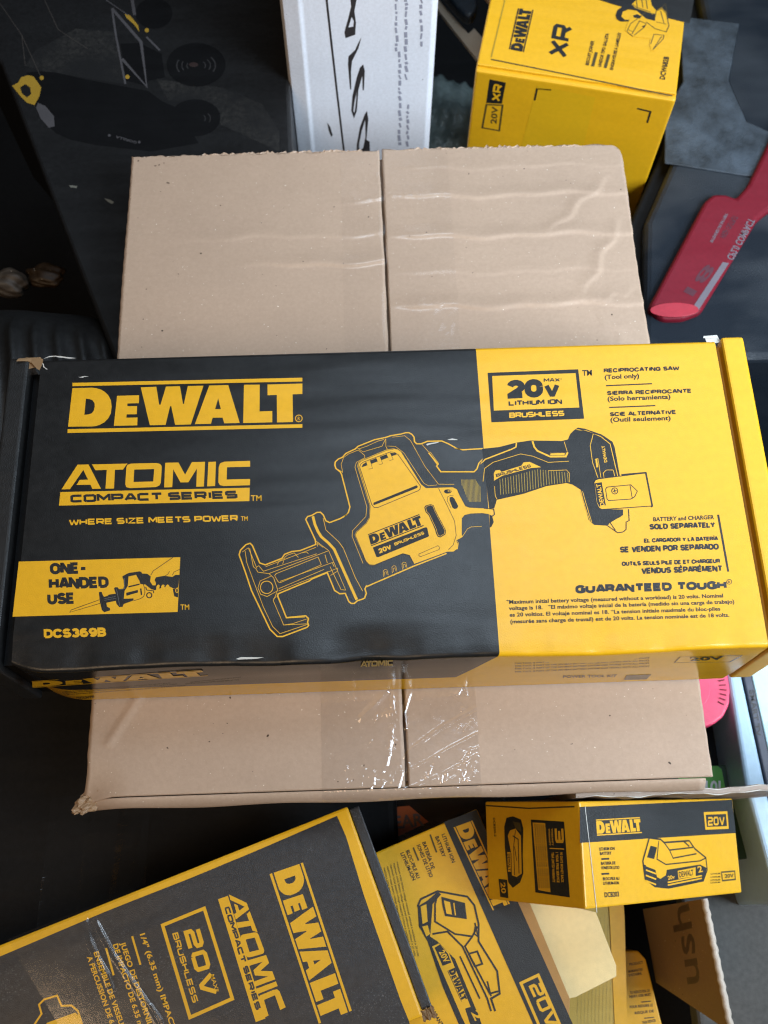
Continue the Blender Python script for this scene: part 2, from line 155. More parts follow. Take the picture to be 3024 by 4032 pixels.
('saw_illustration','T','black',3,[(60.64,8.69),(80.3,14.14),(60.31,10.44)],'BRUSHLESS','tech'),
('saw_illustration','T','yellow',2,[(121.9,15.7),(121.53,25.69),(120.21,15.45)],'DEWALT','sansb'),
('saw_illustration','P','yellow',2,[(115.55,17.56),(116.59,17.8),(116.55,12.94),(115.66,12.51)],[]),
('saw_illustration','S','dimyellow',2,[(62.46,7.39),(62.26,-1.67)],0.31,0),
('saw_illustration','S','dimyellow',2,[(63.95,7.77),(63.73,-1.52)],0.31,0),
('saw_illustration','S','dimyellow',2,[(65.45,8.14),(65.2,-1.37)],0.31,0),
('saw_illustration','S','dimyellow',2,[(66.95,8.52),(66.67,-1.22)],0.31,0),
('saw_illustration','S','dimyellow',2,[(68.44,8.9),(68.14,-1.08)],0.31,0),
('saw_illustration','S','dimyellow',2,[(69.94,9.28),(69.61,-0.93)],0.31,0),
('saw_illustration','S','dimyellow',2,[(71.44,9.66),(71.08,-0.78)],0.31,0),
('saw_illustration','S','dimyellow',2,[(72.94,10.04),(72.55,-0.63)],0.31,0),
('saw_illustration','S','dimyellow',2,[(74.44,10.42),(74.02,-0.48)],0.31,0),
('saw_illustration','S','dimyellow',2,[(75.95,10.8),(75.5,-0.28)],0.31,0),
('saw_illustration','S','dimyellow',2,[(77.45,11.18),(76.99,0.14)],0.31,0),
('saw_illustration','S','dimyellow',2,[(78.95,11.56),(78.49,0.57)],0.31,0),
('saw_illustration','S','dimyellow',2,[(80.46,11.94),(79.99,0.99)],0.31,0),
('saw_illustration','S','dimyellow',2,[(81.96,12.32),(81.49,1.42)],0.31,0),
('saw_illustration','S','dimyellow',2,[(83.47,12.65),(82.99,1.84)],0.31,0),
('saw_illustration','S','dimyellow',2,[(84.92,12.42),(84.49,2.27)],0.31,0),
('saw_illustration','S','dimyellow',2,[(86.37,12.18),(85.99,2.69)],0.31,0),
('saw_illustration','S','dimyellow',2,[(87.82,11.95),(87.5,3.12)],0.31,0),
('saw_illustration','S','dimyellow',2,[(89.27,11.72),(88.98,3.37)],0.31,0),
('saw_illustration','S','dimyellow',2,[(90.72,11.49),(90.46,3.54)],0.31,0),
('saw_illustration','S','dimyellow',2,[(92.17,11.25),(91.94,3.71)],0.31,0),
('saw_illustration','S','dimyellow',2,[(93.62,11.02),(93.43,3.87)],0.31,0),
('saw_illustration','S','dimyellow',2,[(95.07,10.79),(94.91,4.04)],0.31,0),
('saw_illustration','S','dimyellow',2,[(96.52,10.56),(96.39,4.21)],0.31,0),
('saw_illustration','S','dimyellow',2,[(97.97,10.32),(97.87,4.37)],0.31,0),
('saw_illustration','S','dimyellow',2,[(99.42,10.09),(99.35,4.54)],0.31,0),
('saw_illustration','S','dimyellow',2,[(41.69,7.95),(41.71,4.34)],0.29,0),
('saw_illustration','S','dimyellow',2,[(42.35,7.93),(42.26,2.6)],0.29,0),
('saw_illustration','S','dimyellow',2,[(43.01,7.91),(42.81,0.85)],0.29,0),
('saw_illustration','S','dimyellow',2,[(43.68,7.89),(43.37,-0.88)],0.29,0),
('saw_illustration','S','dimyellow',2,[(44.34,7.87),(43.92,-2.62)],0.29,0),
('saw_illustration','S','dimyellow',2,[(45.01,7.84),(44.46,-4.35)],0.29,0),
('saw_illustration','S','dimyellow',2,[(45.67,7.82),(45.06,-5.26)],0.29,0),
('saw_illustration','S','dimyellow',2,[(46.34,7.8),(45.72,-5.28)],0.29,0),
('saw_illustration','S','dimyellow',2,[(47,7.78),(46.38,-5.3)],0.29,0),
('saw_illustration','S','dimyellow',2,[(47.66,7.76),(47.04,-5.32)],0.29,0),
('saw_illustration','S','dimyellow',2,[(48.33,7.73),(47.7,-5.34)],0.29,0),
('saw_illustration','S','dimyellow',2,[(48.99,7.71),(48.36,-5.37)],0.29,0),
('saw_illustration','S','dimyellow',2,[(49.6,6.88),(49.02,-5.39)],0.29,0),
('saw_illustration','S','dimyellow',2,[(50.19,5.77),(49.67,-5.41)],0.29,0),
('saw_illustration','S','dimyellow',2,[(50.78,4.67),(50.33,-5.43)],0.29,0),
('saw_illustration','S','dimyellow',2,[(51.37,3.57),(50.99,-5.45)],0.29,0),
('saw_illustration','P','yellow',2,[(113.37,3.96),(114.35,5.28),(116.09,5.86),(141.9,8.45),(143.11,-10.91),(115.72,-12.04),(114.21,-10.84),(113.32,-7.7)],[]),
('saw_illustration','S','black',3,[(113.37,3.96),(114.35,5.28),(116.09,5.86),(141.9,8.45),(143.11,-10.91),(115.72,-12.04),(114.21,-10.84),(113.32,-7.7)],0.46,1),
('saw_illustration','S','black',3,[(128.84,7.79),(142.17,8.63),(143.11,-10.91),(142.39,-11.33)],0.93,0),
('saw_illustration','S','black',3,[(119.14,-0.29),(120.1,0.85),(133.11,1.77),(136.22,-2.02),(134.31,-5.27),(132.08,-6.54),(120.02,-7.03),(119.29,-6.12)],0.45,1),
('saw_illustration','S','black',3,[(132.66,1.51),(132.93,-6.39)],0.44,0),
('saw_illustration','S','black',3,[(125.63,-1.58),(125.42,-2.26),(125,-2.83),(124.41,-3.2),(123.77,-3.31),(123.15,-3.16),(122.66,-2.75),(122.37,-2.16),(122.32,-1.47),(122.53,-0.79),(122.96,-0.22),(123.54,0.15),(124.19,0.26),(124.81,0.1),(125.3,-0.3),(125.59,-0.89)],0.46,1),
('saw_illustration','S','black',3,[(122.95,-1.76),(125,-1.29)],0.51,0),
('saw_illustration','S','black',3,[(123.86,-0.45),(124.1,-2.61)],0.53,0),
('saw_illustration','P','black',3,[(113.72,3.31),(117.52,3.82),(118.23,-9.64),(114.67,-10.41),(113.73,-7.71)],[]),
('saw_illustration','T','yellow',4,[(117.45,-9.88),(116.59,2.95),(115.14,-10.28)],'DEWALT','sansb'),
('saw_illustration','S','black',2,[(130.12,-12.34),(129.73,-18.84),(127.99,-19.66),(127.47,-23.84),(125.67,-25.26),(122.76,-25.6),(117.92,-21.51)],0.44,0),
('saw_illustration','S','black',2,[(126.88,-15.23),(119.38,-19.55),(121.7,-24.26)],0.43,0),
('voltage_badge','P','black',1,[(60.58,73.2),(112.1,73.81),(112.15,42.47),(60.41,41.96)],[]),
('voltage_badge','P','yellow',2,[(62.97,71.07),(110.35,71.33),(110.18,49.55),(62.3,49.12)],[]),
('voltage_badge','T','black',3,[(70.62,56.26),(90.98,56.54),(71.12,68.15)],'20','blkh'),
('voltage_badge','T','black',3,[(91.52,56.64),(100.08,56.83),(91.93,65.19)],'V','blkh'),
('voltage_badge','T','black',3,[(91.76,66.16),(102.17,66.18),(91.91,68.44)],'MAX*','tech'),
('voltage_badge','T','black',3,[(70.79,51.78),(101.07,51.96),(70.95,55.07)],'LITHIUM ION','techb'),
('voltage_badge','T','yellow',3,[(70.5,44.18),(101.58,44.45),(70.66,47.68)],'BRUSHLESS','techb'),
('voltage_badge','T','black',1,[(114,69.64),(119.55,69.7),(114.26,73.25)],'TM','sansb'),
('product_text','T','black',1,[(126.41,71.05),(169.68,71.33),(126.64,73.82)],'RECIPROCATING SAW','blk'),
('product_text','T','black',1,[(126.56,56.68),(174.48,56.65),(126.81,59.4)],'SIERRA RECIPROCANTE','blk'),
('product_text','T','black',1,[(126.6,43.39),(163.97,43.68),(126.82,46.07)],'SCIE ALTERNATIVE','blk'),
('product_text','T','black',1,[(126.47,66.95),(146.08,67.15),(126.71,69.83)],'(Tool only)','sansb'),
('product_text','T','black',1,[(126.47,53.13),(161.96,53.39),(126.7,55.96)],'(Solo herramienta)','sansb'),
('product_text','T','black',1,[(126.52,40.02),(160.21,40.08),(126.76,42.8)],'(Outil seulement)','sansb'),
('product_text','S','black',1,[(126.73,62.75),(152.8,63.21)],0.74,0),
('product_text','S','black',1,[(126.93,49),(152.86,49.32)],0.74,0),
('sold_separately_text','T','black',1,[(142.56,-19.68),(175.31,-19.48),(142.79,-17.33)],'BATTERY and CHARGER','sansb'),
('sold_separately_text','T','black',1,[(140.03,-24.41),(175.05,-24.4),(140.36,-21.11)],'SOLD SEPARATELY','blk'),
('sold_separately_text','T','black',1,[(136.08,-31.7),(175.51,-31.75),(136.32,-29.28)],'EL CARGADOR Y LA BATERÍA','blk'),
('sold_separately_text','T','black',1,[(122.7,-36.83),(175.21,-36.8),(123.01,-33.38)],'SE VENDEN POR SEPARADO','blk'),
('sold_separately_text','T','black',1,[(122.8,-44.23),(174.63,-44.3),(123.03,-41.75)],'OUTILS SEULS PILE DE ET CHARGEUR','blk'),
('sold_separately_text','T','black',1,[(132.58,-48.9),(175.18,-48.98),(132.91,-45.5)],'VENDUS SÉPARÉMENT','blk'),
('sold_separately_text','S','black',1,[(177.8,-17.09),(178.12,-49.18)],1.04,0),
('guarantee_text','T','black',1,[(96.83,-58.44),(178.08,-58.62),(97.18,-53.87)],'GUARANTEED TOUGH.','blkh'),
('guarantee_text','S','black',1,[(178.99,-54.77),(178.87,-55.17),(178.63,-55.54),(178.3,-55.82),(177.91,-56),(177.51,-56.05),(177.13,-55.97),(176.8,-55.77),(176.57,-55.47),(176.45,-55.09),(176.45,-54.68),(176.58,-54.27),(176.82,-53.91),(177.14,-53.63),(177.53,-53.45),(177.93,-53.4),(178.32,-53.48),(178.64,-53.68),(178.88,-53.98),(179,-54.35)],0.31,1),
('guarantee_text','T','black',1,[(177.12,-55.42),(178.1,-55.45),(177.35,-53.99)],'R','sans'),
('fine_print','T','black',1,[(60.39,-62.78),(173.26,-63.03),(60.49,-60.67)],'*Maximum initial battery voltage (measured without a workload) is 20 volts. Nominal','sansb'),
('fine_print','T','black',1,[(61.48,-66.13),(178.58,-66.44),(61.59,-64.03)],'voltage is 18.   *El máximo voltaje inicial de la batería (medido sin una carga de trabajo)','sansb'),
('fine_print','T','black',1,[(61.59,-69.63),(170.7,-70),(61.7,-67.54)],'es 20 voltios. El voltaje nominal es 18. *La tension initiale maximale du bloc-piles','sansb'),
('fine_print','T','black',1,[(61.69,-73.22),(174.82,-73.44),(61.79,-71.14)],'(mesurée sans charge de travail) est de 20 volts. La tension nominale est de 18 volts.','sansb'),
('scuff','P','paperwhite',5,[(-191.46,90.33),(-188.23,92.04),(-184.63,92.18),(-181.89,91.83),(-172.74,90.13),(-176.79,90.05),(-180.45,90.74),(-182.73,90.97),(-184.59,91.66),(-188.17,91.36)],[]),
('scuff','P','paperwhite',5,[(-191.69,87.75),(-190.96,87.21),(-190.33,85.13),(-188.39,83.52),(-188.84,83.43),(-190.98,84.89)],[]),
('scuff','P','paperwhite',5,[(-170.67,77.72),(-168.25,78.25),(-166.69,78.46),(-164.87,78.04),(-167.33,77.92),(-167.96,77.43)],[]),
('scuff','P','papertan',5,[(-202.44,89.65),(-201.28,91.68),(-191.46,90.33),(-191.46,87.74),(-192.85,83.15),(-194.24,83.71),(-197.78,87.95)],[]),
('scuff','P','paperwhite',5,[(23.51,29.67),(24.58,30.09),(28.01,30.56),(30.64,30.88),(30.09,30.32),(25.33,29.32),(23.99,28.79)],[]),
('scuff','P','paperwhite',5,[(35.43,32.17),(38.08,32.66),(40.4,32.12),(41.16,31.63),(36.45,31.73)],[]),
('scuff','P','paperwhite',5,[(-78.69,-87.09),(-76.15,-86.22),(-64.52,-86.73),(-68,-87.33),(-77.29,-87.49)],[]),
],
'saw_front':[
('brand_logo','L','yellow_gloss',2,[(-188.81,17.45),(-97.52,29.84),(-96.23,16.18),(-191.4,1.73)]),
('fine_print','T','dimblack_gloss',2,[(-180.81,-12.96),(-119.31,-0.73),(-180.1,-10.36)],'REMOVE BATTERY BEFORE SERVICING DISCONNECT TOOL AND READ ALL SAFETY RULES','sans'),
('fine_print','T','dimblack_gloss',2,[(-181.65,-16.5),(-116.18,-3.4),(-180.93,-13.87)],'REMOVE BATTERY BEFORE SERVICING DISCONNECT TOOL AND READ ALL SAFETY RULES','sans'),
('fine_print','T','dimblack_gloss',2,[(-182.09,-20.62),(-112.36,-7.53),(-181.37,-17.95)],'REMOVE BATTERY BEFORE SERVICING DISCONNECT TOOL AND READ ALL SAFETY RULES','sans'),
('fine_print','T','dimblack_gloss',2,[(-108.35,-0.32),(-80.07,7.94),(-107.97,2.18)],'REMOVE BATTERY BEFORE SERVICING DISCONNECT TOOL AND READ ALL SAFETY RULES','sans'),
('fine_print','T','dimblack_gloss',2,[(-111.75,-4.11),(-81.74,1.9),(-111.34,-1.58)],'REMOVE BATTERY BEFORE SERVICING DISCONNECT TOOL AND READ ALL SAFETY RULES','sans'),
('model_number','T','dimblack_gloss',2,[(-178.44,-32.72),(-167.64,-29.73),(-176.78,-26.28)],'DCS369B','sansb'),
('voltage_badge','S','dimblack_gloss',2,[(150.84,23.51),(183.93,22.18),(182.02,7.77),(151.35,11.03)],0.53,1),
('voltage_badge','T','dimblack_gloss',2,[(158.94,13.38),(176.61,14.27),(156.52,21.59)],'20V','sansb'),
('instruction_print','T','dimblack_gloss',2,[(64.79,19.54),(134.8,22.45),(64.33,23.01)],'THIS TOOL IS PART OF THE 20V MAX BATTERY SYSTEM AND WORKS WITH ALL PACKS','sans'),
('instruction_print','T','dimblack_gloss',2,[(65.58,13.08),(136.38,16.04),(65.11,16.63)],'THIS TOOL IS PART OF THE 20V MAX BATTERY SYSTEM AND WORKS WITH ALL PACKS','sans'),
('instruction_print','T','dimblack_gloss',2,[(66.4,6.47),(138,9.49),(65.92,10.1)],'THIS TOOL IS PART OF THE 20V MAX BATTERY SYSTEM AND WORKS WITH ALL PACKS','sans'),
('instruction_print','T','dimblack_gloss',2,[(67.31,-0.91),(139.81,2.17),(66.82,2.81)],'THIS TOOL IS PART OF THE 20V MAX BATTERY SYSTEM AND WORKS WITH ALL PACKS','sans'),
('kit_print','T','dimblack_gloss',2,[(96.69,-18.58),(127.2,-20.71),(95.57,-12.03)],'POWER TOOL KIT','sansb'),
('kit_print','P','dimblack_gloss',2,[(132.12,-17.62),(145.99,-17.19),(146.38,-30.21),(133.38,-29.5)],[]),
('series_logo','A','dimyellow',2,[(-15.73,37.31),(0.65,38.22),(0.79,26.03),(-15.96,25.08)]),
],
'xr_top':[
('black_band','P','black',1,[(52.28,93.59),(98.1,83.03),(158.43,74.72),(160.77,117.33)],[]),
('brand_logo','L','black',2,[(22.39,20.47),(23.27,64.54),(35.72,65.34),(34.31,20.77)]),
('series_letters','T','black',2,[(68.09,20.42),(68.97,54.82),(52.61,21.44)],'XR','tech'),
('product_text','T','black',2,[(85.16,16.6),(86.62,42.18),(82.66,16.87)],'BISCUIT JOINER','sansb'),
('product_text','T','black',2,[(94.78,16.7),(97.18,51.82),(92.28,17)],'UNIDOR TIPO GALLETA','sansb'),
('product_text','T','black',2,[(104.19,15.43),(106.34,54.31),(101.7,15.65)],'ENGRAVEUSE A LAMELLES','sansb'),
('product_text','S','dimblack',2,[(88.43,16.12),(89.61,30.95)],2.21,0),
('product_text','S','dimblack',2,[(98.01,16.45),(99.5,30.63)],2.21,0),
('model_number','T','black',2,[(144.15,13.53),(145.44,36.94),(140.19,13.76)],'DCW682B','sansb'),
('tool_illustration','P','black',3,[(100.24,71.87),(100.97,77.39),(104.43,82.26),(111.8,83.47),(123.52,80.62),(130.8,77.88),(131.35,72.05),(124.25,73.02),(115.64,80.27),(109.48,80.26),(105.41,77.06),(104.67,71.55),(108.04,68.65),(111.48,69.33),(110.8,67.42),(104.79,66.24),(101.54,67.97)],[]),
('tool_illustration','P','yellow',2,[(111.54,86.06),(114.53,91.47),(125.8,93.69),(127.23,87.94),(131.18,83.32),(135.23,87.11),(139.1,83.09),(142.92,69.59),(141.06,61),(139.87,54.93),(134.22,41.09),(131.26,40.51),(129.34,47.06),(129.65,52.93),(115.8,52.54),(109.24,57.1),(109.93,63.11),(112.61,75.49),(116.45,81.03)],[]),
('tool_illustration','S','dimblack',4,[(115.8,52.54),(110.58,56.77),(112.75,65.44),(120.47,75.85),(123.58,80.04),(130.7,79.05)],0.57,0),
('tool_illustration','S','dimblack',4,[(114.71,54.66),(119.32,69.68),(124.75,67.8),(123.43,63.41),(116.54,53.85)],0.68,0),
('tool_illustration','S','dimblack',4,[(130.19,47.23),(131.78,58.01),(139.56,58.37),(139.44,54.85),(132.42,41.89)],0.69,0),
('tool_illustration','S','dimblack',4,[(131.02,75.54),(131.23,82.73),(135.33,85.93),(139.21,81.91),(142.54,68.93),(140.96,62.16),(132.1,63.94),(124.59,69.54)],0.71,0),
('tool_illustration','S','dimblack',4,[(114.53,91.47),(116.21,83.38),(127.03,80.71)],0.7,0),
('tool_illustration','S','dimblack',4,[(118.86,92.33),(120.53,84.23)],0.7,0),
('tool_illustration','S','dimblack',4,[(122.33,93.01),(124.1,83.73)],0.7,0),
('tool_illustration','S','dimblack',4,[(112.4,86.23),(116.27,82.79)],0.58,0),
('tool_illustration','S','dimblack',4,[(132.74,43.1),(137.96,56.89)],0.66,0),
('tool_illustration','S','dimblack',4,[(132.31,71.05),(140.24,70.25)],0.52,0),
('tool_illustration','S','dimblack',4,[(134.68,83.41),(138.42,71.07)],0.68,0),
('tool_illustration','S','dimblack',4,[(111.68,58.75),(115.34,57.12)],0.54,0),
('tool_illustration','S','dimblack',4,[(135.23,87.11),(137.88,91.84),(141.12,75.15)],0.66,0),
('tool_illustration','P','black',4,[(113.58,74.49),(116.91,76.34),(120.59,74.68),(119.09,72.01),(114.68,72.33)],[]),
('tool_illustration','P','black',4,[(128.11,78.54),(130.7,79.05),(131.29,72.63),(129.14,72.21)],[]),
('tool_illustration','P','black',4,[(121.61,64.23),(124.01,66.47),(123.8,64.07),(122.58,63.24)],[]),
('fold_line','S','dimblack',1,[(10.21,8.16),(53.4,5.47),(97.56,2.42),(151.28,-1.25)],1.18,0),
('fold_line','S','dimyellow',1,[(10.21,10.41),(11.8,71.28)],0.9,0),
],
'xr_front':[
('series_badge','P','black',1,[(11.74,-8.69),(24.75,-9.58),(24.05,-32.03),(11.54,-33.6)],[]),
('series_badge','T','yellow',2,[(22.33,-30.14),(22.67,-11.9),(15.2,-29.95)],'XR','tech'),
('series_badge','S','dimblack',1,[(12.01,-35.28),(24.79,-33.33),(25.2,-61.71),(11.01,-61.28)],1.44,1),
('series_badge','T','dimblack',1,[(21.96,-54.72),(21.44,-35.79),(17.07,-55.02)],'20V','sansb'),
('corner_mark','S','black',1,[(60.33,-10.1),(49.4,-11.14),(49.07,-23.27)],1.52,0),
('corner_mark','S','black',1,[(128.22,-15.72),(139.03,-16.95),(139.39,-28.81)],1.54,0),
('tape_patch','P','tapeyellow',1,[(48.92,-7.88),(94.91,-10.62),(95.7,-77.44),(45.01,-83.39)],[]),
],
'white_front':[
('frame_line','S','ink',1,[(-32.67,52.3),(-30.9,11.31),(-28.33,-44.4),(-25.17,-110.35)],1.55,0),
('big_lettering','P','ink',1,[(-15.63,47.82),(-11.09,47.7),(-13.05,36.75),(-12.12,26.84),(-12.96,15.99),(-20.15,12.94),(-20.8,18.4),(-17.2,32.66),(-15.24,40.97)],[[(-15.14,31.89),(-13.6,28.31),(-14.19,23.3),(-17.73,22.68)]]),
('big_lettering','P','ink',1,[(-8.51,13.36),(-10.85,3.24),(-15.97,-8.93),(-16.95,-18.38),(-17.33,-37.16),(-18.21,-37.13),(-19.11,-11.97),(-18.51,-4.19),(-13.28,1.79),(-10.74,8.51)],[]),
('big_lettering','P','ink',1,[(-7.48,-12.31),(-6.35,-18.69),(-7.39,-38.3),(-8.4,-38.27),(-8.4,-23.46),(-11.68,-38.17),(-13.42,-60.45),(-15.95,-68.37),(-17.82,-60.31),(-16.65,-44.77),(-12.66,-24.95),(-9.99,-15.4)],[[(-12.98,-39.81),(-14.99,-49.95),(-16.27,-60.36),(-15.28,-62.15),(-14,-51.7)]]),
('big_lettering','P','ink',1,[(-5.26,-60.71),(-4.19,-69.65),(-6.07,-93.61),(-3.4,-95.6),(-3.28,-111.11),(-14.51,-110.72),(-14.25,-99.06),(-11.17,-78.51),(-7,-64.19)],[[(-6.82,-70.46),(-9.64,-82.24),(-12.19,-97.21),(-12.38,-106.87),(-8.91,-103.1),(-6.83,-89.8)]]),
('small_lettering','S','inkgrey',1,[(16.47,48.34),(17.17,44.47)],1.86,0),
('small_lettering','S','inkgrey',1,[(16.44,42.44),(16.64,37.28)],1.25,0),
('small_lettering','S','inkgrey',1,[(17.15,35.81),(17.01,33.75)],1.62,0),
('small_lettering','S','inkgrey',1,[(17.08,31.95),(17.07,27.78)],1.16,0),
('small_lettering','S','inkgrey',1,[(16.99,26.33),(16.99,23.26)],1.95,0),
('small_lettering','S','inkgrey',1,[(16.75,21.61),(17.41,16.6)],1.52,0),
('small_lettering','S','inkgrey',1,[(17.83,14.33),(18.19,8.46)],1.99,0),
('small_lettering','S','inkgrey',1,[(17.44,7.02),(17.55,4.55)],1.99,0),
('small_lettering','S','inkgrey',1,[(17.08,3.31),(17.53,-0.44)],1.79,0),
('small_lettering','S','inkgrey',1,[(19.57,-0.68),(20.03,-6.29)],1.96,0),
('small_lettering','S','inkgrey',1,[(20.03,-7.93),(19.83,-10.95)],1.5,0),
('small_lettering','S','inkgrey',1,[(20.46,-12.67),(20.81,-16.39)],2.17,0),
('small_lettering','S','inkgrey',1,[(19.96,-18.42),(20.74,-22.25)],2.14,0),
('small_lettering','S','inkgrey',1,[(19.9,-23.72),(21.44,-27.92)],1.35,0),
('small_lettering','S','inkgrey',1,[(20.72,-29.26),(20.82,-34.53)],2.18,0),
('small_lettering','S','inkgrey',1,[(20.06,-36.5),(20.41,-39.14)],1.43,0),
('small_lettering','S','inkgrey',1,[(20.1,-40.31),(21.7,-43.29)],1.98,0),
('small_lettering','S','inkgrey',1,[(20.31,-45.42),(21.79,-50.27)],2.3,0),
('small_lettering','S','inkgrey',1,[(21.32,-52.74),(21.66,-58.48)],2.07,0),
('small_lettering','S','inkgrey',1,[(20.72,-60.67),(21.52,-67.4)],2.32,0),
('small_lettering','S','inkgrey',1,[(21.52,-68.83),(22.27,-72.27)],2.47,0),
('small_lettering','S','inkgrey',1,[(21.16,-74.87),(22.35,-80.06)],1.58,0),
('small_lettering','S','inkgrey',1,[(20.86,-82.57),(21.28,-87.54)],2.17,0),
('small_lettering','S','inkgrey',1,[(20.85,-88.78),(21.81,-95.85)],2.48,0),
('small_lettering','S','inkgrey',1,[(21.81,-97.09),(22,-100.83)],2.66,0),
('small_lettering','S','inkgrey',1,[(23.5,48.16),(23.44,43.95)],2.13,0),
('small_lettering','S','inkgrey',1,[(23.76,43.04),(24.57,40.79)],2.15,0),
('small_lettering','S','inkgrey',1,[(24.33,39.73),(23.97,36.86)],1.86,0),
('small_lettering','S','inkgrey',1,[(24.2,35.93),(23.86,30.81)],1.44,0),
('small_lettering','S','inkgrey',1,[(23.83,28.97),(24.82,23.81)],1.98,0),
('small_lettering','S','inkgrey',1,[(24.71,22.75),(24.12,19.55)],1.62,0),
('small_lettering','S','inkgrey',1,[(24.11,17.39),(24.36,12.26)],2.33,0),
('small_lettering','S','inkgrey',1,[(24.74,11),(24.91,5.68)],2.36,0),
('small_lettering','S','inkgrey',1,[(24.02,4.36),(24.68,-1.08)],2.28,0),
('small_lettering','S','inkgrey',1,[(24.46,-3.28),(25.18,-8.89)],1.64,0),
('small_lettering','S','inkgrey',1,[(25.01,-10.67),(25.79,-13.28)],2.29,0),
('small_lettering','S','inkgrey',1,[(24.82,-14.57),(26.23,-20.84)],2.23,0),
('small_lettering','S','inkgrey',1,[(24.58,-22.89),(26.12,-28.76)],1.35,0),
('small_lettering','S','inkgrey',1,[(28.01,-54.76),(27.79,-59.55)],1.61,0),
('small_lettering','S','inkgrey',1,[(26.77,-62.04),(28.52,-64.92)],1.95,0),
('small_lettering','S','inkgrey',1,[(27.63,-66.75),(27.37,-69.57)],1.53,0),
('small_lettering','S','inkgrey',1,[(27.81,-71),(28.38,-75.61)],2.18,0),
('small_lettering','S','inkgrey',1,[(27.48,-77.36),(28.85,-82.94)],1.69,0),
('small_lettering','S','inkgrey',1,[(27.97,-84.31),(27.7,-87.99)],1.83,0),
('small_lettering','S','inkgrey',1,[(28.42,-89.2),(29.13,-94.13)],1.76,0),
('small_lettering','S','inkgrey',1,[(27.57,-96.32),(28.77,-102.52)],2.13,0),
('small_lettering','S','inkgrey',1,[(34.08,46.53),(35.38,42.46)],1.24,0),
('small_lettering','S','inkgrey',1,[(34.34,41.3),(34.63,37.88)],2.15,0),
('small_lettering','S','inkgrey',1,[(34.21,36.07),(35.23,32.01)],1.82,0),
('small_lettering','S','inkgrey',1,[(34.51,28.43),(35.3,25.49)],1.96,0),
('small_lettering','S','inkgrey',1,[(35.65,23.2),(36.08,17.48)],1.73,0),
('small_lettering','S','inkgrey',1,[(36.06,15.92),(35.5,10.57)],1.37,0),
('small_lettering','S','inkgrey',1,[(36.12,8.37),(36.36,3.61)],1.75,0),
('scuff_hole','P','ink',1,[(-37.95,-72.16),(-35.58,-77.7),(-34,-87.01),(-35.42,-88.84),(-37.07,-81.33)],[]),
],
'impact_top':[
('black_panel','P','black',1,[(-287.86,-8.28),(-213.38,-5.99),(-151.87,-4.68),(-136.3,-4.69),(-100.13,-4.98),(-56.62,-4.45),(-7.77,-3.07),(-6.83,-16.18),(-8.54,-51.18),(-8.9,-109.03),(-8.39,-121.2),(-8.84,-129.37),(-38.99,-131.4),(-230.63,-114.75)],[]),
('brand_logo','L','yellow',2,[(-35.58,-19.64),(-36.26,-104.49),(-55.74,-103.95),(-55.95,-20.57)]),
('series_logo','A','yellow',2,[(-73.63,-24.12),(-70.21,-89.49),(-83.99,-90.19),(-81.58,-21.65)]),
('series_logo','P','yellow',2,[(-88.28,-21.79),(-82.36,-22.11),(-82.63,-90.71),(-88.23,-90.5)],[]),
('series_logo','T','black',3,[(-86.29,-27.4),(-86.21,-85.39),(-83.35,-27.65)],'COMPACT SERIES','techb'),
('voltage_badge','S','yellow',2,[(-122.31,-23.62),(-97.24,-23.6),(-96.74,-74.53),(-121.76,-74.97)],1.89,1),
('voltage_badge','T','yellow',2,[(-112.04,-30.87),(-111.99,-69.03),(-103.02,-31.78)],'20V','tech'),
('voltage_badge','T','yellow',2,[(-118.43,-29.87),(-118.11,-69.07),(-115.24,-30.19)],'BRUSHLESS','tech2'),
('voltage_badge','T','yellow',2,[(-104.7,-58.57),(-104.63,-68.05),(-102.4,-58.79)],'MAX*','sans'),
('product_text','T','yellow',2,[(-135.82,-23.58),(-133.17,-77.66),(-132.93,-23.77)],'1/4" (6.35 mm) IMPACT','sansb'),
('product_text','T','yellow',2,[(-147.63,-23.87),(-144.63,-73.21),(-144.76,-24.04)],'JUEGO DE DESTORNILL','sansb'),
('product_text','T','yellow',2,[(-151.78,-23.29),(-149.72,-72.63),(-148.91,-23.53)],'DE IMPACTO DE 6.35 mm','sansb'),
('product_text','T','yellow',2,[(-163.12,-23.29),(-159.15,-68.97),(-160.27,-23.41)],'ENSEMBLE DE VISSEUSE','sansb'),
('product_text','T','yellow',2,[(-167.32,-24.14),(-163.86,-67.14),(-164.48,-24.29)],'A PERCUSSION DE 6.35','sansb'),
('product_text','S','yellow',2,[(-140.26,-22.89),(-140,-39.1)],1.13,0),
('product_text','S','yellow',2,[(-155.86,-23.61),(-155.65,-38.81)],1.13,0),
('tool_illustration','S','yellow',2,[(-205.82,-48.78),(-198.5,-43.23),(-198.73,-38.21),(-195.36,-36.69),(-188.06,-37.4),(-187.07,-43.44),(-181.84,-45.19),(-179.19,-49.32),(-178.58,-59.35)],1.02,0),
('tool_illustration','P','yellow',2,[(-198.65,-50.86),(-196.93,-48.74),(-180.72,-49.43),(-179.19,-52.13),(-179.12,-59.14)],[]),
],
'batt_top':[
('black_band','P','black',1,[(-22.35,0.92),(-0.09,-0.01),(2.53,-141.89),(-19.2,-132.93)],[]),
('brand_logo','L','yellow',2,[(-5.23,-4.48),(-4.09,-58.84),(-15.36,-58.37),(-17.89,-5)]),
('voltage_badge','S','yellow',2,[(-16.75,-101.9),(-5.13,-101.83),(-4.85,-135.29),(-16.38,-135.51)],1.65,1),
('voltage_badge','T','yellow',2,[(-13.3,-105.08),(-12.45,-130.74),(-5.5,-105.12)],'20V','tech'),
('product_text','T','black',1,[(-26.68,-5.45),(-27.47,-23.61),(-24.32,-5.58)],'LITHIUM ION','sansb'),
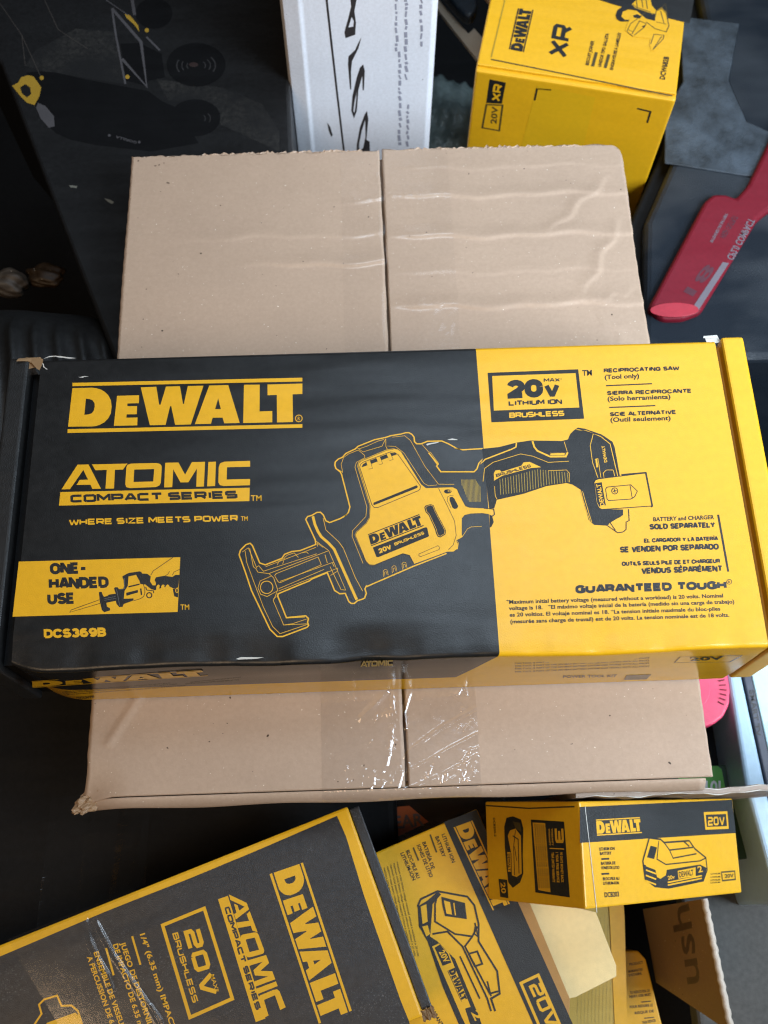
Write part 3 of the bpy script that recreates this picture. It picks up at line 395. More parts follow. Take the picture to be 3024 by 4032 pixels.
('product_text','T','black',1,[(-31.05,-5.27),(-31.64,-18.38),(-28.7,-5.41)],'BATTERY','sansb'),
('product_text','T','black',1,[(-39.9,-5.18),(-40.73,-22.12),(-37.55,-5.34)],'BATERÍA DE','sansb'),
('product_text','T','black',1,[(-43.79,-5.52),(-43.71,-26.27),(-41.45,-5.57)],'IONES DE LITIO','sansb'),
('product_text','T','black',1,[(-51.43,-5.91),(-51.38,-23.74),(-49.09,-5.97)],'BLOC-PILE AU','sansb'),
('product_text','T','black',1,[(-55.18,-5.97),(-54.27,-23.81),(-52.85,-5.93)],'LITHIUM-ION','sansb'),
('product_text','S','dimblack',1,[(-33.36,-2.69),(-33.87,-14.11)],1.05,0),
('product_text','S','dimblack',1,[(-46.28,-5.78),(-46.18,-14.31)],1.04,0),
('fine_print','T','dimblack',1,[(-59.28,-9.71),(-68.31,-64.64),(-58.06,-9.94)],'maximum initial battery voltage measured without a workload is 20 volts','sans'),
('fine_print','T','dimblack',1,[(-61.49,-9.76),(-70.13,-63.89),(-60.27,-9.98)],'maximum initial battery voltage measured without a workload is 20 volts','sans'),
('fine_print','T','dimblack',1,[(-63.7,-9.8),(-71.94,-63.15),(-62.48,-10.02)],'maximum initial battery voltage measured without a workload is 20 volts','sans'),
('fine_print','T','dimblack',1,[(-65.9,-9.85),(-73.75,-62.4),(-64.68,-10.06)],'maximum initial battery voltage measured without a workload is 20 volts','sans'),
('fine_print','T','dimblack',1,[(-68.11,-9.89),(-75.56,-61.65),(-66.89,-10.1)],'maximum initial battery voltage measured without a workload is 20 volts','sans'),
('fine_print','T','dimblack',1,[(-70.31,-9.94),(-77.38,-60.91),(-69.09,-10.14)],'maximum initial battery voltage measured without a workload is 20 volts','sans'),
('fine_print','T','dimblack',1,[(-72.51,-9.98),(-79.19,-60.16),(-71.29,-10.18)],'maximum initial battery voltage measured without a workload is 20 volts','sans'),
('battery_illustration','S','black',2,[(-57.29,-38.78),(-53.9,-35.53),(-42.39,-35.28),(-26.58,-45.22),(-24.66,-51.45),(-26.65,-62.16),(-30.71,-71.12),(-27.14,-90.54),(-30.89,-102.22),(-36.83,-102.69),(-37.3,-109.74)],1.16,0),
('battery_illustration','P','black',2,[(-57.29,-38.78),(-50.2,-37.83),(-42.51,-35.55),(-40.95,-37.75),(-48.21,-40.97),(-52.88,-49.83),(-56.93,-57.29),(-53.83,-61.59),(-47.96,-74.53),(-47.44,-109.87),(-49.08,-120.61),(-59.94,-116.13),(-60.95,-85.44),(-59.44,-59.28),(-61.04,-49.52)],[]),
('battery_illustration','P','yellow',3,[(-58.02,-62.88),(-53.58,-62.91),(-50.05,-69.92),(-49.9,-104.54),(-51.79,-119.49),(-55.87,-117.81),(-57,-105.93),(-57.97,-74.87)],[]),
('battery_illustration','P','black',4,[(-56.9,-64.1),(-53.1,-63.71),(-50.74,-70.39),(-50.88,-75.56),(-56.47,-75.19)],[]),
('battery_illustration','P','black',4,[(-53.46,-101.63),(-47.59,-102.31),(-47.71,-114.06),(-50.16,-120.16),(-54.51,-118.37)],[]),
('battery_illustration','T','yellow',5,[(-55.47,-67.24),(-54.8,-74.39),(-51.87,-67.11)],'20V','sansb'),
('battery_illustration','L','black',4,[(-49.46,-78.67),(-49.51,-97.17),(-53.99,-97.36),(-54.9,-79.1)]),
('battery_illustration','T','yellow',5,[(-50.86,-104.87),(-50.44,-110.07),(-46.44,-104.8)],'2','sansb'),
('battery_illustration','P','yellow',3,[(-55.59,-39.48),(-51.76,-39.51),(-54.99,-48.95),(-58.37,-49.09)],[]),
('battery_illustration','P','yellow',3,[(-59.21,-50.27),(-55.83,-50.9),(-56.37,-56),(-59.03,-56.42)],[]),
('battery_illustration','P','black',2,[(-41.52,-39.07),(-29.47,-47.92),(-32.12,-56.84),(-43.86,-50.17),(-43.11,-44.62)],[]),
('battery_illustration','P','yellow',3,[(-40.97,-41.63),(-37.82,-44.01),(-39.56,-51.02),(-42.45,-49.21)],[]),
('battery_illustration','S','yellow',3,[(-35.86,-45.29),(-37.76,-52.22)],0.71,0),
('battery_illustration','S','black',2,[(-43.08,-36.87),(-46.79,-41.56),(-50.76,-50.7),(-42.32,-61.79),(-33.06,-67.13),(-27.94,-63.16)],1.02,0),
('battery_illustration','S','black',2,[(-54.97,-56.58),(-45.97,-58.77),(-40.95,-69.92),(-38.9,-101.84),(-39.62,-108.78)],1.07,0),
('battery_illustration','S','black',2,[(-33.06,-67.13),(-39.55,-70.49),(-36.4,-99.95),(-31.01,-100.71)],1.02,0),
('battery_illustration','S','black',2,[(-28.48,-60.64),(-29.98,-68.4),(-31.36,-66.31),(-29.07,-62.69)],0.98,0),
('battery_illustration','S','black',2,[(-39.16,-75.16),(-33.7,-75.91),(-33.77,-83.35),(-38.51,-82.89),(-39.16,-75.16)],1.06,0),
('battery_illustration','S','black',2,[(-44.61,-74.41),(-43.02,-100.13)],0.96,0),
('battery_illustration','S','black',2,[(-34.96,-93.22),(-36.27,-101.46)],0.94,0),
('guarantee_text','T','black',1,[(-73.22,-92.04),(-68.01,-119.86),(-70.9,-91.8)],'GUARANTEED TOUGH','sansb'),
],
'small_right':[
('black_band','P','black',1,[(-0.32,25.64),(-142.32,27.9),(-143.01,7.34),(1.43,6.32)],[]),
('brand_logo','L','yellow',2,[(-12.4,18.55),(-50.89,19.12),(-51.74,10.03),(-13.33,9.7)]),
('voltage_badge','S','yellow',2,[(-112.75,19.98),(-135.32,20.1),(-135.11,10.97),(-112.82,11.02)],1.66,1),
('voltage_badge','T','yellow',2,[(-115.03,12.47),(-132.56,12.57),(-115.39,17.86)],'20V','tech'),
('product_text','T','black',1,[(-14.04,1.7),(-26.88,1.5),(-14.11,3.35)],'LITHIUM ION','sansb'),
('product_text','T','black',1,[(-14.39,-0.74),(-24.03,-0.84),(-14.44,0.91)],'BATTERY','sansb'),
('product_text','T','black',1,[(-14.75,-6.06),(-26.8,-6.33),(-14.82,-4.43)],'BATERÍA DE','sansb'),
('product_text','T','black',1,[(-14.96,-8.48),(-29.89,-8.91),(-15.04,-6.85)],'IONES DE LITIO','sansb'),
('product_text','T','black',1,[(-15.41,-14.35),(-29.25,-14.81),(-15.49,-12.73)],'BLOC-PILE AU','sansb'),
('product_text','T','black',1,[(-15.46,-16.74),(-28.68,-17.2),(-15.54,-15.13)],'LITHIUM-ION','sansb'),
('product_text','S','black',1,[(-15.36,-3),(-21.82,-3.09)],0.9,0),
('product_text','S','black',1,[(-14.56,-10.96),(-20.99,-11.09)],0.9,0),
('model_number','T','black',1,[(-15.98,-23.34),(-27.99,-23.62),(-15.99,-20.69)],'DCB203','sansb'),
('battery_illustration','P','yellow',1,[(-50.67,-5.53),(-58.03,7.1),(-68.09,5.95),(-71.21,4.31),(-95.1,4.22),(-99.66,-0.57),(-109.79,-6.25),(-110.11,-13.42),(-105.28,-19.45),(-71.92,-21.66),(-59.82,-20.16),(-51.54,-15.52)],[]),
('battery_illustration','S','black',2,[(-50.67,-5.53),(-58.03,7.1),(-68.09,5.95),(-71.17,4),(-95.1,4.22),(-99.66,-0.57),(-109.79,-6.25),(-110.11,-13.42),(-105.28,-19.45),(-71.92,-21.66),(-59.82,-20.16),(-51.54,-15.52)],0.99,1),
('battery_illustration','P','black',2,[(-54.59,-3.7),(-58.63,2.71),(-64.21,1.49),(-60.92,-4.97)],[]),
('battery_illustration','P','black',2,[(-51.38,-7.56),(-61.1,-10.02),(-62.09,-15.09),(-65.21,-16.26),(-70.39,-14.52),(-71.61,-11.54),(-103.54,-9.97),(-109.92,-12.36),(-105.25,-19.65),(-71.89,-21.86),(-59.79,-20.35),(-51.51,-15.72)],[]),
('battery_illustration','S','yellow',3,[(-52.92,-8.13),(-61.82,-10.76)],0.91,0),
('battery_illustration','S','yellow',3,[(-52.62,-10.61),(-61.51,-13.25)],0.91,0),
('battery_illustration','S','yellow',3,[(-52.25,-13.58),(-61.13,-16.24)],0.91,0),
('battery_illustration','S','yellow',3,[(-51.89,-16.53),(-60.75,-19.21)],0.91,0),
('battery_illustration','P','yellow',3,[(-81.55,-12.54),(-98.94,-11.32),(-98.18,-16.47),(-81.75,-17.14)],[]),
('battery_illustration','T','black',4,[(-82.71,-16.38),(-96.55,-15.66),(-82.22,-13.13)],'DEWALT','sansb'),
('battery_illustration','T','yellow',3,[(-72.03,-17.13),(-78.43,-16.76),(-71.66,-14.92)],'20v','sansb'),
('battery_illustration','T','yellow',3,[(-101.09,-14.54),(-105.54,-14.25),(-100.41,-10.83)],'2','sansb'),
('battery_illustration','S','yellow',3,[(-71.5,-18.61),(-104.32,-16.48)],0.85,0),
('battery_illustration','S','yellow',3,[(-71.3,-20.11),(-104.08,-18.03)],0.85,0),
('battery_illustration','S','black',2,[(-66.31,4.99),(-63.37,-5.08),(-71.19,-8.47),(-103.85,-7.88),(-109.39,-6.55)],0.73,0),
('battery_illustration','S','black',2,[(-71.17,4),(-75.6,-0.48),(-98.02,0.23)],0.85,0),
('battery_illustration','S','black',2,[(-75.6,-0.48),(-78.33,-5.21),(-100.97,-3.56)],0.78,0),
('battery_illustration','S','black',2,[(-89.86,3.98),(-94.62,0.88)],0.97,0),
('small_badge','S','dimblack',1,[(-124.25,-15.5),(-137.77,-15.53),(-137.68,-20.47),(-124.35,-20.49)],0.92,1),
('small_badge','T','dimblack',1,[(-126.97,-19.04),(-136.21,-19.21),(-127.11,-16.71)],'20V','sansb'),
('small_badge','T','dimblack',1,[(-113.23,-16.42),(-122.61,-16.58),(-113.28,-15.48)],'LITHIUM','sans'),
('small_badge','T','dimblack',1,[(-112.93,-18.29),(-122.3,-18.47),(-112.99,-17.35)],'LITHIUM','sans'),
('small_badge','T','dimblack',1,[(-112.66,-20.06),(-122.01,-20.25),(-112.71,-19.12)],'LITHIUM','sans'),
('small_badge','T','dimblack',1,[(-112.43,-21.51),(-121.78,-21.72),(-112.48,-20.57)],'LITHIUM','sans'),
('fold_line','S','paperwhite',4,[(-4.46,25.77),(-6.37,2.19),(-8.74,-30.96)],0.49,0),
],
'small_left':[
('warranty_panel','P','black',1,[(-39.45,18.37),(-12.47,17.5),(-11.32,-23.19),(-38.62,-22.26)],[]),
('warranty_panel','P','yellow',2,[(-38.06,16.75),(-27.66,16.49),(-26.19,-21.47),(-36.01,-20.81)],[]),
('warranty_panel','T','dimblack',3,[(-36.62,15.86),(-35.48,-19.6),(-35.57,15.87)],'GARANTIA LIMITADA DE TRES ANOS','sansb'),
('warranty_panel','T','dimblack',3,[(-34.82,15.78),(-33.71,-19.5),(-33.78,15.8)],'GARANTIA LIMITADA DE TRES ANOS','sansb'),
('warranty_panel','T','dimblack',3,[(-33.04,15.71),(-31.95,-19.39),(-32,15.72)],'GARANTIA LIMITADA DE TRES ANOS','sansb'),
('warranty_panel','T','dimblack',3,[(-31.26,15.63),(-30.2,-19.28),(-30.23,15.65)],'GARANTIA LIMITADA DE TRES ANOS','sansb'),
('warranty_panel','T','dimblack',3,[(-29.5,15.56),(-28.46,-19.18),(-28.46,15.58)],'GARANTIA LIMITADA DE TRES ANOS','sansb'),
('warranty_panel','T','dimblack',3,[(-27.74,15.49),(-26.72,-19.07),(-26.71,15.5)],'GARANTIA LIMITADA DE TRES ANOS','sansb'),
('warranty_panel','T','yellow',2,[(-20.25,14.61),(-20.2,4.22),(-13.4,14.72)],'3','tech'),
('warranty_panel','T','yellow',2,[(-23.79,0.45),(-24.05,-16),(-21.77,0.53)],'YEAR LIMITED WARRANTY','sansb'),
('warranty_panel','T','yellow',2,[(-20.34,0.58),(-20.63,-15.81),(-18.34,0.65)],'1 YEAR FREE SERVICE','sansb'),
('warranty_panel','T','yellow',2,[(-16.92,0.7),(-17.23,-15.62),(-14.94,0.76)],'90 DAYS MONEY BACK','sansb'),
('warranty_panel','T','yellow',2,[(-25.25,13.52),(-25.39,4.06),(-23.94,13.55)],'WARRANTY','sansb'),
('warranty_panel','T','yellow',2,[(-22.93,13.57),(-23.08,4.13),(-21.62,13.59)],'WARRANTY','sansb'),
('warranty_panel','S','yellow',2,[(-25.07,2.59),(-13.67,2.56)],0.57,0),
('battery_illustration','P','black',1,[(-62.82,13.9),(-60.41,19.18),(-54.79,20.07),(-47.88,18.27),(-46.23,13.15),(-47.74,-2.21),(-47.98,-12.33),(-51.08,-17.53),(-57.47,-20.93),(-61.2,-18.1),(-62.25,-9.97),(-63.06,2.4)],[]),
('battery_illustration','P','yellow',2,[(-57.69,11.9),(-52.9,13.03),(-48.51,8.99),(-49.2,-12.39),(-53.65,-14.64),(-57.79,-13.84),(-57.46,-1.55),(-59.96,8.73)],[]),
('battery_illustration','P','dimblack',2,[(-54.98,17.15),(-48.78,16.4),(-47.91,11.06),(-52.9,13.03)],[]),
('battery_illustration','P','yellow',3,[(-60.87,-0.64),(-58.04,-0.75),(-58.13,-11.82),(-60.96,-11.96)],[]),
('battery_illustration','T','black',4,[(-60.46,-1.66),(-60.61,-11.43),(-58.41,-1.58)],'DEWALT','sansb'),
('battery_illustration','S','black',3,[(-55.53,8.83),(-50.98,6.88),(-51.51,-12.51)],0.69,0),
('battery_illustration','S','black',3,[(-54.37,2.67),(-53.04,-5.47)],0.51,0),
('battery_illustration','S','black',3,[(-52.97,11.99),(-55.15,2.65),(-55.45,-13.72)],0.53,0),
('model_number','T','black',1,[(-72.58,19.06),(-72.09,7.92),(-70.77,19.08)],'DCB203-2','sansb'),
('small_badge','P','black',1,[(-69.83,-16.53),(-62.2,-16.63),(-61.77,-27.07),(-68.86,-26.73)],[]),
('small_badge','T','yellow',2,[(-68.03,-18.49),(-67.45,-24.6),(-63.88,-18.25)],'20','sansb'),
('fold_line','S','dimblack',1,[(-78.81,26.33),(-40.53,24.73),(-3.68,25.83)],0.8,0),
],
'low_top':[
('product_text','T','dimblack',1,[(5.65,-16.69),(15.43,-15.6),(5.56,-14.99)],'PRODUCT','sansb'),
('product_text','T','dimblack',1,[(4.55,-21.18),(14.86,-20.12),(4.47,-19.49)],'MAXIMUM BATTERY','sansb'),
('product_text','T','dimblack',1,[(4.24,-23.68),(13.77,-22.59),(4.14,-22)],'20 VOLTS NOMINAL','sansb'),
('product_text','T','dimblack',1,[(4,-34.63),(17.85,-33.71),(4,-32.96)],'TO REDUCE RISK OF','sansb'),
('product_text','T','dimblack',1,[(3.16,-37.08),(18.3,-36.2),(3.17,-35.41)],'INJURY, USER MUST','sansb'),
('product_text','T','dimblack',1,[(2.68,-43.66),(18.86,-42.82),(2.71,-42)],'POUR REDUIRE LE','sansb'),
('product_text','T','dimblack',1,[(5.7,-47.48),(19.13,-46.56),(5.69,-45.83)],'RISQUE DE','sansb'),
('product_text','T','dimblack',1,[(10.39,-53.49),(19.78,-52.44),(10.3,-51.85)],'PARA REDUCIR','sansb'),
('product_text','S','dimblack',1,[(11.01,-40),(17.85,-39.64)],0.66,0),
('product_text','S','dimblack',1,[(11.91,-50.13),(18.71,-49.77)],0.66,0),
],
'muted_top':[
('fine_print','T','greyyellow',1,[(-4.83,-70.5),(4.09,1.09),(-5.77,-70.47)],'maximum initial battery voltage measured without a workload is 20 volts nominal voltage is 18 max','sansb'),
('fine_print','T','greyyellow',1,[(-2.42,-70.4),(6.16,-2.89),(-3.36,-70.37)],'maximum initial battery voltage measured without a workload is 20 volts nominal voltage is 18 max','sansb'),
('fine_print','T','greyyellow',1,[(-0.01,-70.29),(9.07,1.02),(-0.94,-70.26)],'maximum initial battery voltage measured without a workload is 20 volts nominal voltage is 18 max','sansb'),
('fine_print','T','greyyellow',1,[(2.41,-70.19),(11.1,-3.34),(1.47,-70.15)],'maximum initial battery voltage measured without a workload is 20 volts nominal voltage is 18 max','sansb'),
('fine_print','T','greyyellow',1,[(4.82,-70.08),(13.86,-0.84),(3.88,-70.05)],'maximum initial battery voltage measured without a workload is 20 volts nominal voltage is 18 max','sansb'),
('fine_print','T','greyyellow',1,[(7.24,-69.97),(16.26,-1.66),(6.3,-69.94)],'maximum initial battery voltage measured without a workload is 20 volts nominal voltage is 18 max','sansb'),
('fine_print','T','greyyellow',1,[(9.65,-69.87),(18.53,-3.67),(8.71,-69.83)],'maximum initial battery voltage measured without a workload is 20 volts nominal voltage is 18 max','sansb'),
('fine_print','T','greyyellow',1,[(12.07,-69.76),(21.18,-2.27),(11.13,-69.73)],'maximum initial battery voltage measured without a workload is 20 volts nominal voltage is 18 max','sansb'),
('fine_print','T','greyyellow',1,[(14.48,-69.65),(23.82,-1.02),(13.55,-69.62)],'maximum initial battery voltage measured without a workload is 20 volts nominal voltage is 18 max','sansb'),
('fine_print','T','greyyellow',1,[(16.9,-69.55),(26.38,-0.44),(15.96,-69.52)],'maximum initial battery voltage measured without a workload is 20 volts nominal voltage is 18 max','sansb'),
('fine_print','T','greyyellow',1,[(19.32,-69.44),(28.94,0.12),(18.38,-69.41)],'maximum initial battery voltage measured without a workload is 20 volts nominal voltage is 18 max','sansb'),
('fine_print','T','greyyellow',1,[(21.73,-69.33),(30.96,-3.91),(20.8,-69.3)],'maximum initial battery voltage measured without a workload is 20 volts nominal voltage is 18 max','sansb'),
],
'cwall_face':[
('printed_word','T','inkbrown',1,[(50.69,27.36),(2.36,21.3),(53.47,59.07)],'ush','serif'),
],
'red_top':[
('product_text','T','palegrey',1,[(-3.84,4.61),(13.07,32.16),(-1.93,3.29)],'EXTENDED LIFE BATTERY','sansb'),
('product_text','T','inkred',1,[(4.78,9.53),(19.1,30.06),(8.59,6.88)],'HIGH OUTPUT','sansb'),
('product_text','T','palegrey',1,[(7.04,-11.12),(31.29,26.8),(11.75,-14.36)],'CP2.0 COMPACT','sansb'),
('product_text','P','palegrey',1,[(3.28,-15.16),(8.18,-16.24),(-23.62,-60.42),(-29.24,-59.8)],[]),
('product_text','T','inkred',1,[(-31.65,-41.88),(-9.33,-16.16),(-24.76,-46.51)],'18','sansb'),
],
'orange_top':[
('orange_label','P','orange',1,[(-11.77,0.23),(8.49,1.34),(21.19,-9.67),(0.38,-18.41),(-11.31,-19.76)],[]),
('orange_label','P','orange',1,[(-22.07,-0.5),(-15.08,-0.02),(-16.39,-19.6),(-21.87,-20.8)],[]),
('orange_label','T','palegrey',2,[(-10.4,-14.23),(18.17,-11.67),(-11.25,-5.86)],'GEAR','sansb'),
('orange_label','T','palegrey',2,[(-21.69,-13.86),(-16.58,-13.68),(-22.06,-6.16)],'G','sansb'),
],
'strip_top':[
('small_lettering','T','ink',1,[(8.16,-10.71),(7.28,-42.7),(11.8,-10.12)],'SMART TV','sansb'),
],
'green_top':[
('volume_number','T','white',1,[(-2.57,-15.69),(11.5,-16.15),(-1.24,-6.88)],'10L','sansb'),
],
'gor_top':[
('cart_picture','P','cartblack',1,[(-270.5,332.47),(-259.43,332.99),(-247.55,331.79),(-227.41,325.24),(-192.87,315.76),(-174.39,311.01),(-163.5,300.66),(-151.56,293.68),(-133.61,259.02),(-168.79,252.11),(-212.28,259.79),(-230.44,265.13),(-242.43,271.92),(-256.04,288.58),(-260.32,300.24),(-258,310.15)],[]),
('cart_picture','P','cartblack',1,[(-198.86,359.74),(-183.6,360.17),(-165.76,348.3),(-162,324.14),(-174.92,321.13),(-175.96,316.1),(-191.92,321.64)],[]),
('cart_picture','P','cartyellow',2,[(-280.02,319.19),(-275.4,322.43),(-273.94,327.47),(-268.92,329.53),(-264.2,328.03),(-260.39,321.98),(-257.31,316.84),(-257.85,308.48),(-260.89,299.43),(-266.94,302.09),(-272.77,308.92)],[[(-273.59,317.32),(-270.01,320.58),(-265.78,317.09),(-264.5,310.34),(-267.42,307.09),(-271.72,311.4)]]),
('cart_picture','P','cartgrey',2,[(-258.54,301.84),(-252.42,298.35),(-245.11,288.26),(-243.63,278.43),(-247.96,276.94),(-255.25,286.92),(-259.37,296.9)],[]),
('cart_picture','P','cartyellow',2,[(-256.1,326.43),(-256.3,325.14),(-257.08,324.36),(-258.13,324.39),(-259.05,325.22),(-259.5,326.53),(-259.29,327.82),(-258.51,328.6),(-257.46,328.57),(-256.54,327.74)],[]),
('cart_picture','P','cartyellow',2,[(-189.54,325.47),(-189.78,324.18),(-190.59,323.4),(-191.64,323.43),(-192.54,324.26),(-192.94,325.57),(-192.69,326.86),(-191.89,327.64),(-190.84,327.61),(-189.94,326.78)],[]),
('cart_picture','P','cartyellow',2,[(-176.97,373.21),(-177.23,371.86),(-178.06,371.05),(-179.13,371.08),(-180.05,371.95),(-180.45,373.32),(-180.19,374.67),(-179.36,375.48),(-178.29,375.45),(-177.37,374.58)],[]),
('cart_picture','P','cartyellow',2,[(-197.45,391.36),(-193.32,389.79),(-185.97,378.82),(-184.5,371.66),(-188.66,378.9),(-195.85,387.17)],[]),
('cart_picture','P','cartblack',3,[(-115.14,335.56),(-115.59,330.61),(-117.18,325.97),(-119.8,321.86),(-123.33,318.47),(-127.59,315.98),(-132.37,314.5),(-137.44,314.11),(-142.54,314.81),(-147.43,316.57),(-151.87,319.32),(-155.64,322.92),(-158.56,327.2),(-160.47,331.95),(-161.27,336.93),(-160.92,341.91),(-159.42,346.62),(-156.85,350.82),(-153.32,354.31),(-149.02,356.89),(-144.16,358.43),(-139,358.85),(-133.79,358.13),(-128.81,356.29),(-124.32,353.45),(-120.54,349.75),(-117.67,345.38),(-115.84,340.57)],[]),
('cart_picture','P','cartblack',3,[(-117.71,282.81),(-118.09,278.82),(-119.41,275.07),(-121.61,271.76),(-124.57,269.03),(-128.13,267.02),(-132.14,265.83),(-136.38,265.52),(-140.65,266.09),(-144.75,267.52),(-148.46,269.75),(-151.61,272.66),(-154.05,276.11),(-155.63,279.94),(-156.29,283.96),(-155.99,287.96),(-154.73,291.75),(-152.56,295.13),(-149.61,297.93),(-146.02,299.99),(-141.96,301.22),(-137.65,301.56),(-133.3,300.97),(-129.15,299.49),(-125.4,297.2),(-122.24,294.22),(-119.84,290.71),(-118.3,286.84)],[]),
('cart_picture','P','cartblack',3,[(-158.99,390.59),(-159.21,386.99),(-160.15,383.6),(-161.78,380.59),(-164.01,378.11),(-166.72,376.27),(-169.78,375.18),(-173.04,374.87),(-176.34,375.37),(-179.52,376.65),(-182.42,378.65),(-184.9,381.27),(-186.83,384.38),(-188.12,387.84),(-188.7,391.46),(-188.53,395.08),(-187.63,398.5),(-186.02,401.56),(-183.8,404.09),(-181.07,405.97),(-177.98,407.1),(-174.67,407.41),(-171.32,406.9),(-168.1,405.59),(-165.17,403.54),(-162.69,400.87),(-160.78,397.71),(-159.52,394.22)],[]),
('cart_picture','S','cartrim',4,[(-126.83,343.38),(-125.28,341.52),(-124.11,339.48),(-123.35,337.33),(-123.03,335.12),(-123.15,332.93),(-123.72,330.81),(-124.7,328.83)],0.94,0),
('cart_picture','S','cartrim',4,[(-150.89,329.14),(-151.93,330.81),(-152.7,332.56),(-153.17,334.38),(-153.34,336.22),(-153.2,338.05),(-152.75,339.83),(-152,341.51)],0.98,0),
('cart_picture','S','cartrim',4,[(-129.8,341.24),(-128.65,339.88),(-127.78,338.39),(-127.22,336.81),(-126.98,335.19),(-127.07,333.58),(-127.48,332.03),(-128.21,330.57)],0.78,0),
('cart_picture','S','cartrim',4,[(-147.58,330.81),(-148.35,332.03),(-148.92,333.32),(-149.26,334.65),(-149.38,336),(-149.28,337.34),(-148.94,338.64),(-148.39,339.88)],0.81,0),
('cart_picture','S','cartrim',4,[(-132.76,339.11),(-132.02,338.24),(-131.45,337.29),(-131.09,336.29),(-130.93,335.26),(-130.99,334.23),(-131.26,333.24),(-131.73,332.32)],0.78,0),
('cart_picture','S','cartrim',4,[(-144.27,332.47),(-144.77,333.25),(-145.13,334.07),(-145.35,334.92),(-145.43,335.78),(-145.36,336.63),(-145.14,337.46),(-144.78,338.25)],0.81,0),
('cart_picture','P','cartred',4,[(-136.49,336.2),(-136.82,335.16),(-137.82,334.36),(-139.28,333.94),(-140.92,333.98),(-142.42,334.49),(-143.47,335.36),(-143.88,336.42),(-143.55,337.45),(-142.56,338.26),(-141.09,338.68),(-139.45,338.63),(-137.95,338.12),(-136.9,337.25)],[]),
('cart_picture','S','cartrim',4,[(-127.58,287.28),(-126.71,286.16),(-126.06,284.97),(-125.62,283.73),(-125.42,282.47),(-125.45,281.21),(-125.72,279.98),(-126.22,278.81)],0.61,0),
('cart_picture','S','cartrim',4,[(-130.72,285.71),(-130.14,284.96),(-129.7,284.17),(-129.41,283.34),(-129.27,282.5),(-129.29,281.66),(-129.47,280.84),(-129.8,280.06)],0.61,0),
('cart_picture','S','cartgrey',3,[(-207.95,397.45),(-202.63,366.89),(-192.37,318.27)],1.62,0),
('cart_picture','S','cartgrey',3,[(-207.95,397.45),(-204.22,391.92),(-182.59,361.02),(-175.66,315.24),(-196.56,344.01)],2.39,0),
('cart_picture','S','cartgrey',3,[(-192.24,406.1),(-189.27,389.67)],2.56,0),
('cart_picture','S','cartgrey',3,[(-213.3,406.72),(-194.67,389.83)],0.8,0),
('cart_picture','S','cartgrey',3,[(-178.6,366.18),(-167.25,351.82)],1.62,0),
('cart_picture','S','cartline',1,[(-298.47,405.56),(-277.52,370.86),(-259.04,328.72)],0.53,0),
('cart_picture','S','cartline',1,[(-262.88,408.17),(-249.34,376.23),(-224.41,355.25)],0.54,0),
('cart_picture','S','cartline',1,[(-277.52,370.86),(-271.82,339.35)],0.53,0),
('cart_picture','P','cartgravel',0,[(-265.37,354.72),(-235.35,376.71),(-202.97,372.2),(-193.68,318.31),(-227.48,326.09),(-259.51,333.85),(-271.82,339.35)],[]),
('cart_picture','P','cartgravel',0,[(-168.47,322.63),(-159.23,320.66),(-117.19,312.66),(-85.69,295.02),(-72.75,268.44),(-72.65,249.22),(-117.54,276.27),(-132.46,301.4),(-158.32,300.51)],[]),
('cart_picture','T','cartgrey',4,[(-180.07,261.7),(-196.33,267.96),(-180.47,259.4)],'GORILLA','sansb'),
('cart_picture','P','cartgrey',4,[(-177.25,261.13),(-177.53,260.24),(-178.32,259.88),(-179.15,260.28),(-179.54,261.2),(-179.25,262.1),(-178.46,262.45),(-177.63,262.05)],[]),
('cart_picture','P','cartgrey',4,[(-200.3,268.24),(-200.57,267.34),(-201.36,266.99),(-202.19,267.39),(-202.59,268.31),(-202.31,269.21),(-201.53,269.57),(-200.69,269.17)],[]),
('cart_picture','P','cartpale',1,[(-228.28,222.66),(-221.99,221.7),(-222.47,219.88),(-226.86,220.47)],[]),
('cart_picture','P','cartpale',1,[(-201.3,209.91),(-197.51,208.73),(-193.89,206.35),(-195.38,204.57),(-198.61,206.79)],[]),
],
}
TAPE_RIDGES=[([(-22.89,-184.24),(-14.5,-176.99),(-5.62,-167.35)],1.6,1),([(-10.38,-181.71),(-1.45,-179.71)],1,0.5),([(-2.37,-168.79),(-2.62,-179.34)],0.8,0.5),([(7.96,-167.13),(3.43,-180.85),(4.04,-189.98)],0.9,0.6),([(-3.69,-187.13),(-4.68,-196.78),(-7.71,-209.4),(-10.4,-213.09),(-14.33,-215.47),(-19.07,-224.64)],1.2,0.7),([(2.1,-205.92),(7.51,-200.37),(24.33,-189.34),(44.97,-178.91)],0.9,0.9),([(8.78,-201.05),(24.87,-191.3),(44.82,-181.2)],0.7,0.5),([(2.41,-214.13),(15.56,-208.26),(30.22,-200.47),(44.95,-193.89)],0.9,0.7),([(23.56,-215.45),(34.14,-210.76),(44.18,-205.39)],0.8,0.6),([(-0.59,-225.24),(11.08,-221.28),(20.9,-217.24)],1.3,0.8),([(-12.68,-224.23),(-9.28,-218.13)],1.1,0.7),([(-5.69,-225.08),(-1.7,-220.87)],1,0.7),([(-18.43,-224.66),(-15.04,-217.94)],1.1,0.7),([(-2.48,-224.56),(1.15,-213.46)],0.9,0.5),([(33.86,-171.95),(37.48,-166.75)],1.2,0.5)]
DRIVER_TAPE_RIDGES=[([(-162.49,-3.28),(-163.13,-15.62),(-161.4,-27.15),(-158.58,-37.45),(-157.78,-46.11)],1.4,0.75),([(-157.65,-5.95),(-152.77,-28.18),(-145.62,-48.56),(-141.14,-60.83),(-138.1,-72.19)],1.3,0.65),([(-140.75,-59.48),(-136.85,-70.68),(-136.8,-75.86)],0.9,0.6)]
WALL_LOC=(0.1942,-0.2849,-0.12)
WALL_U=(0.0699,-0.9976,0)
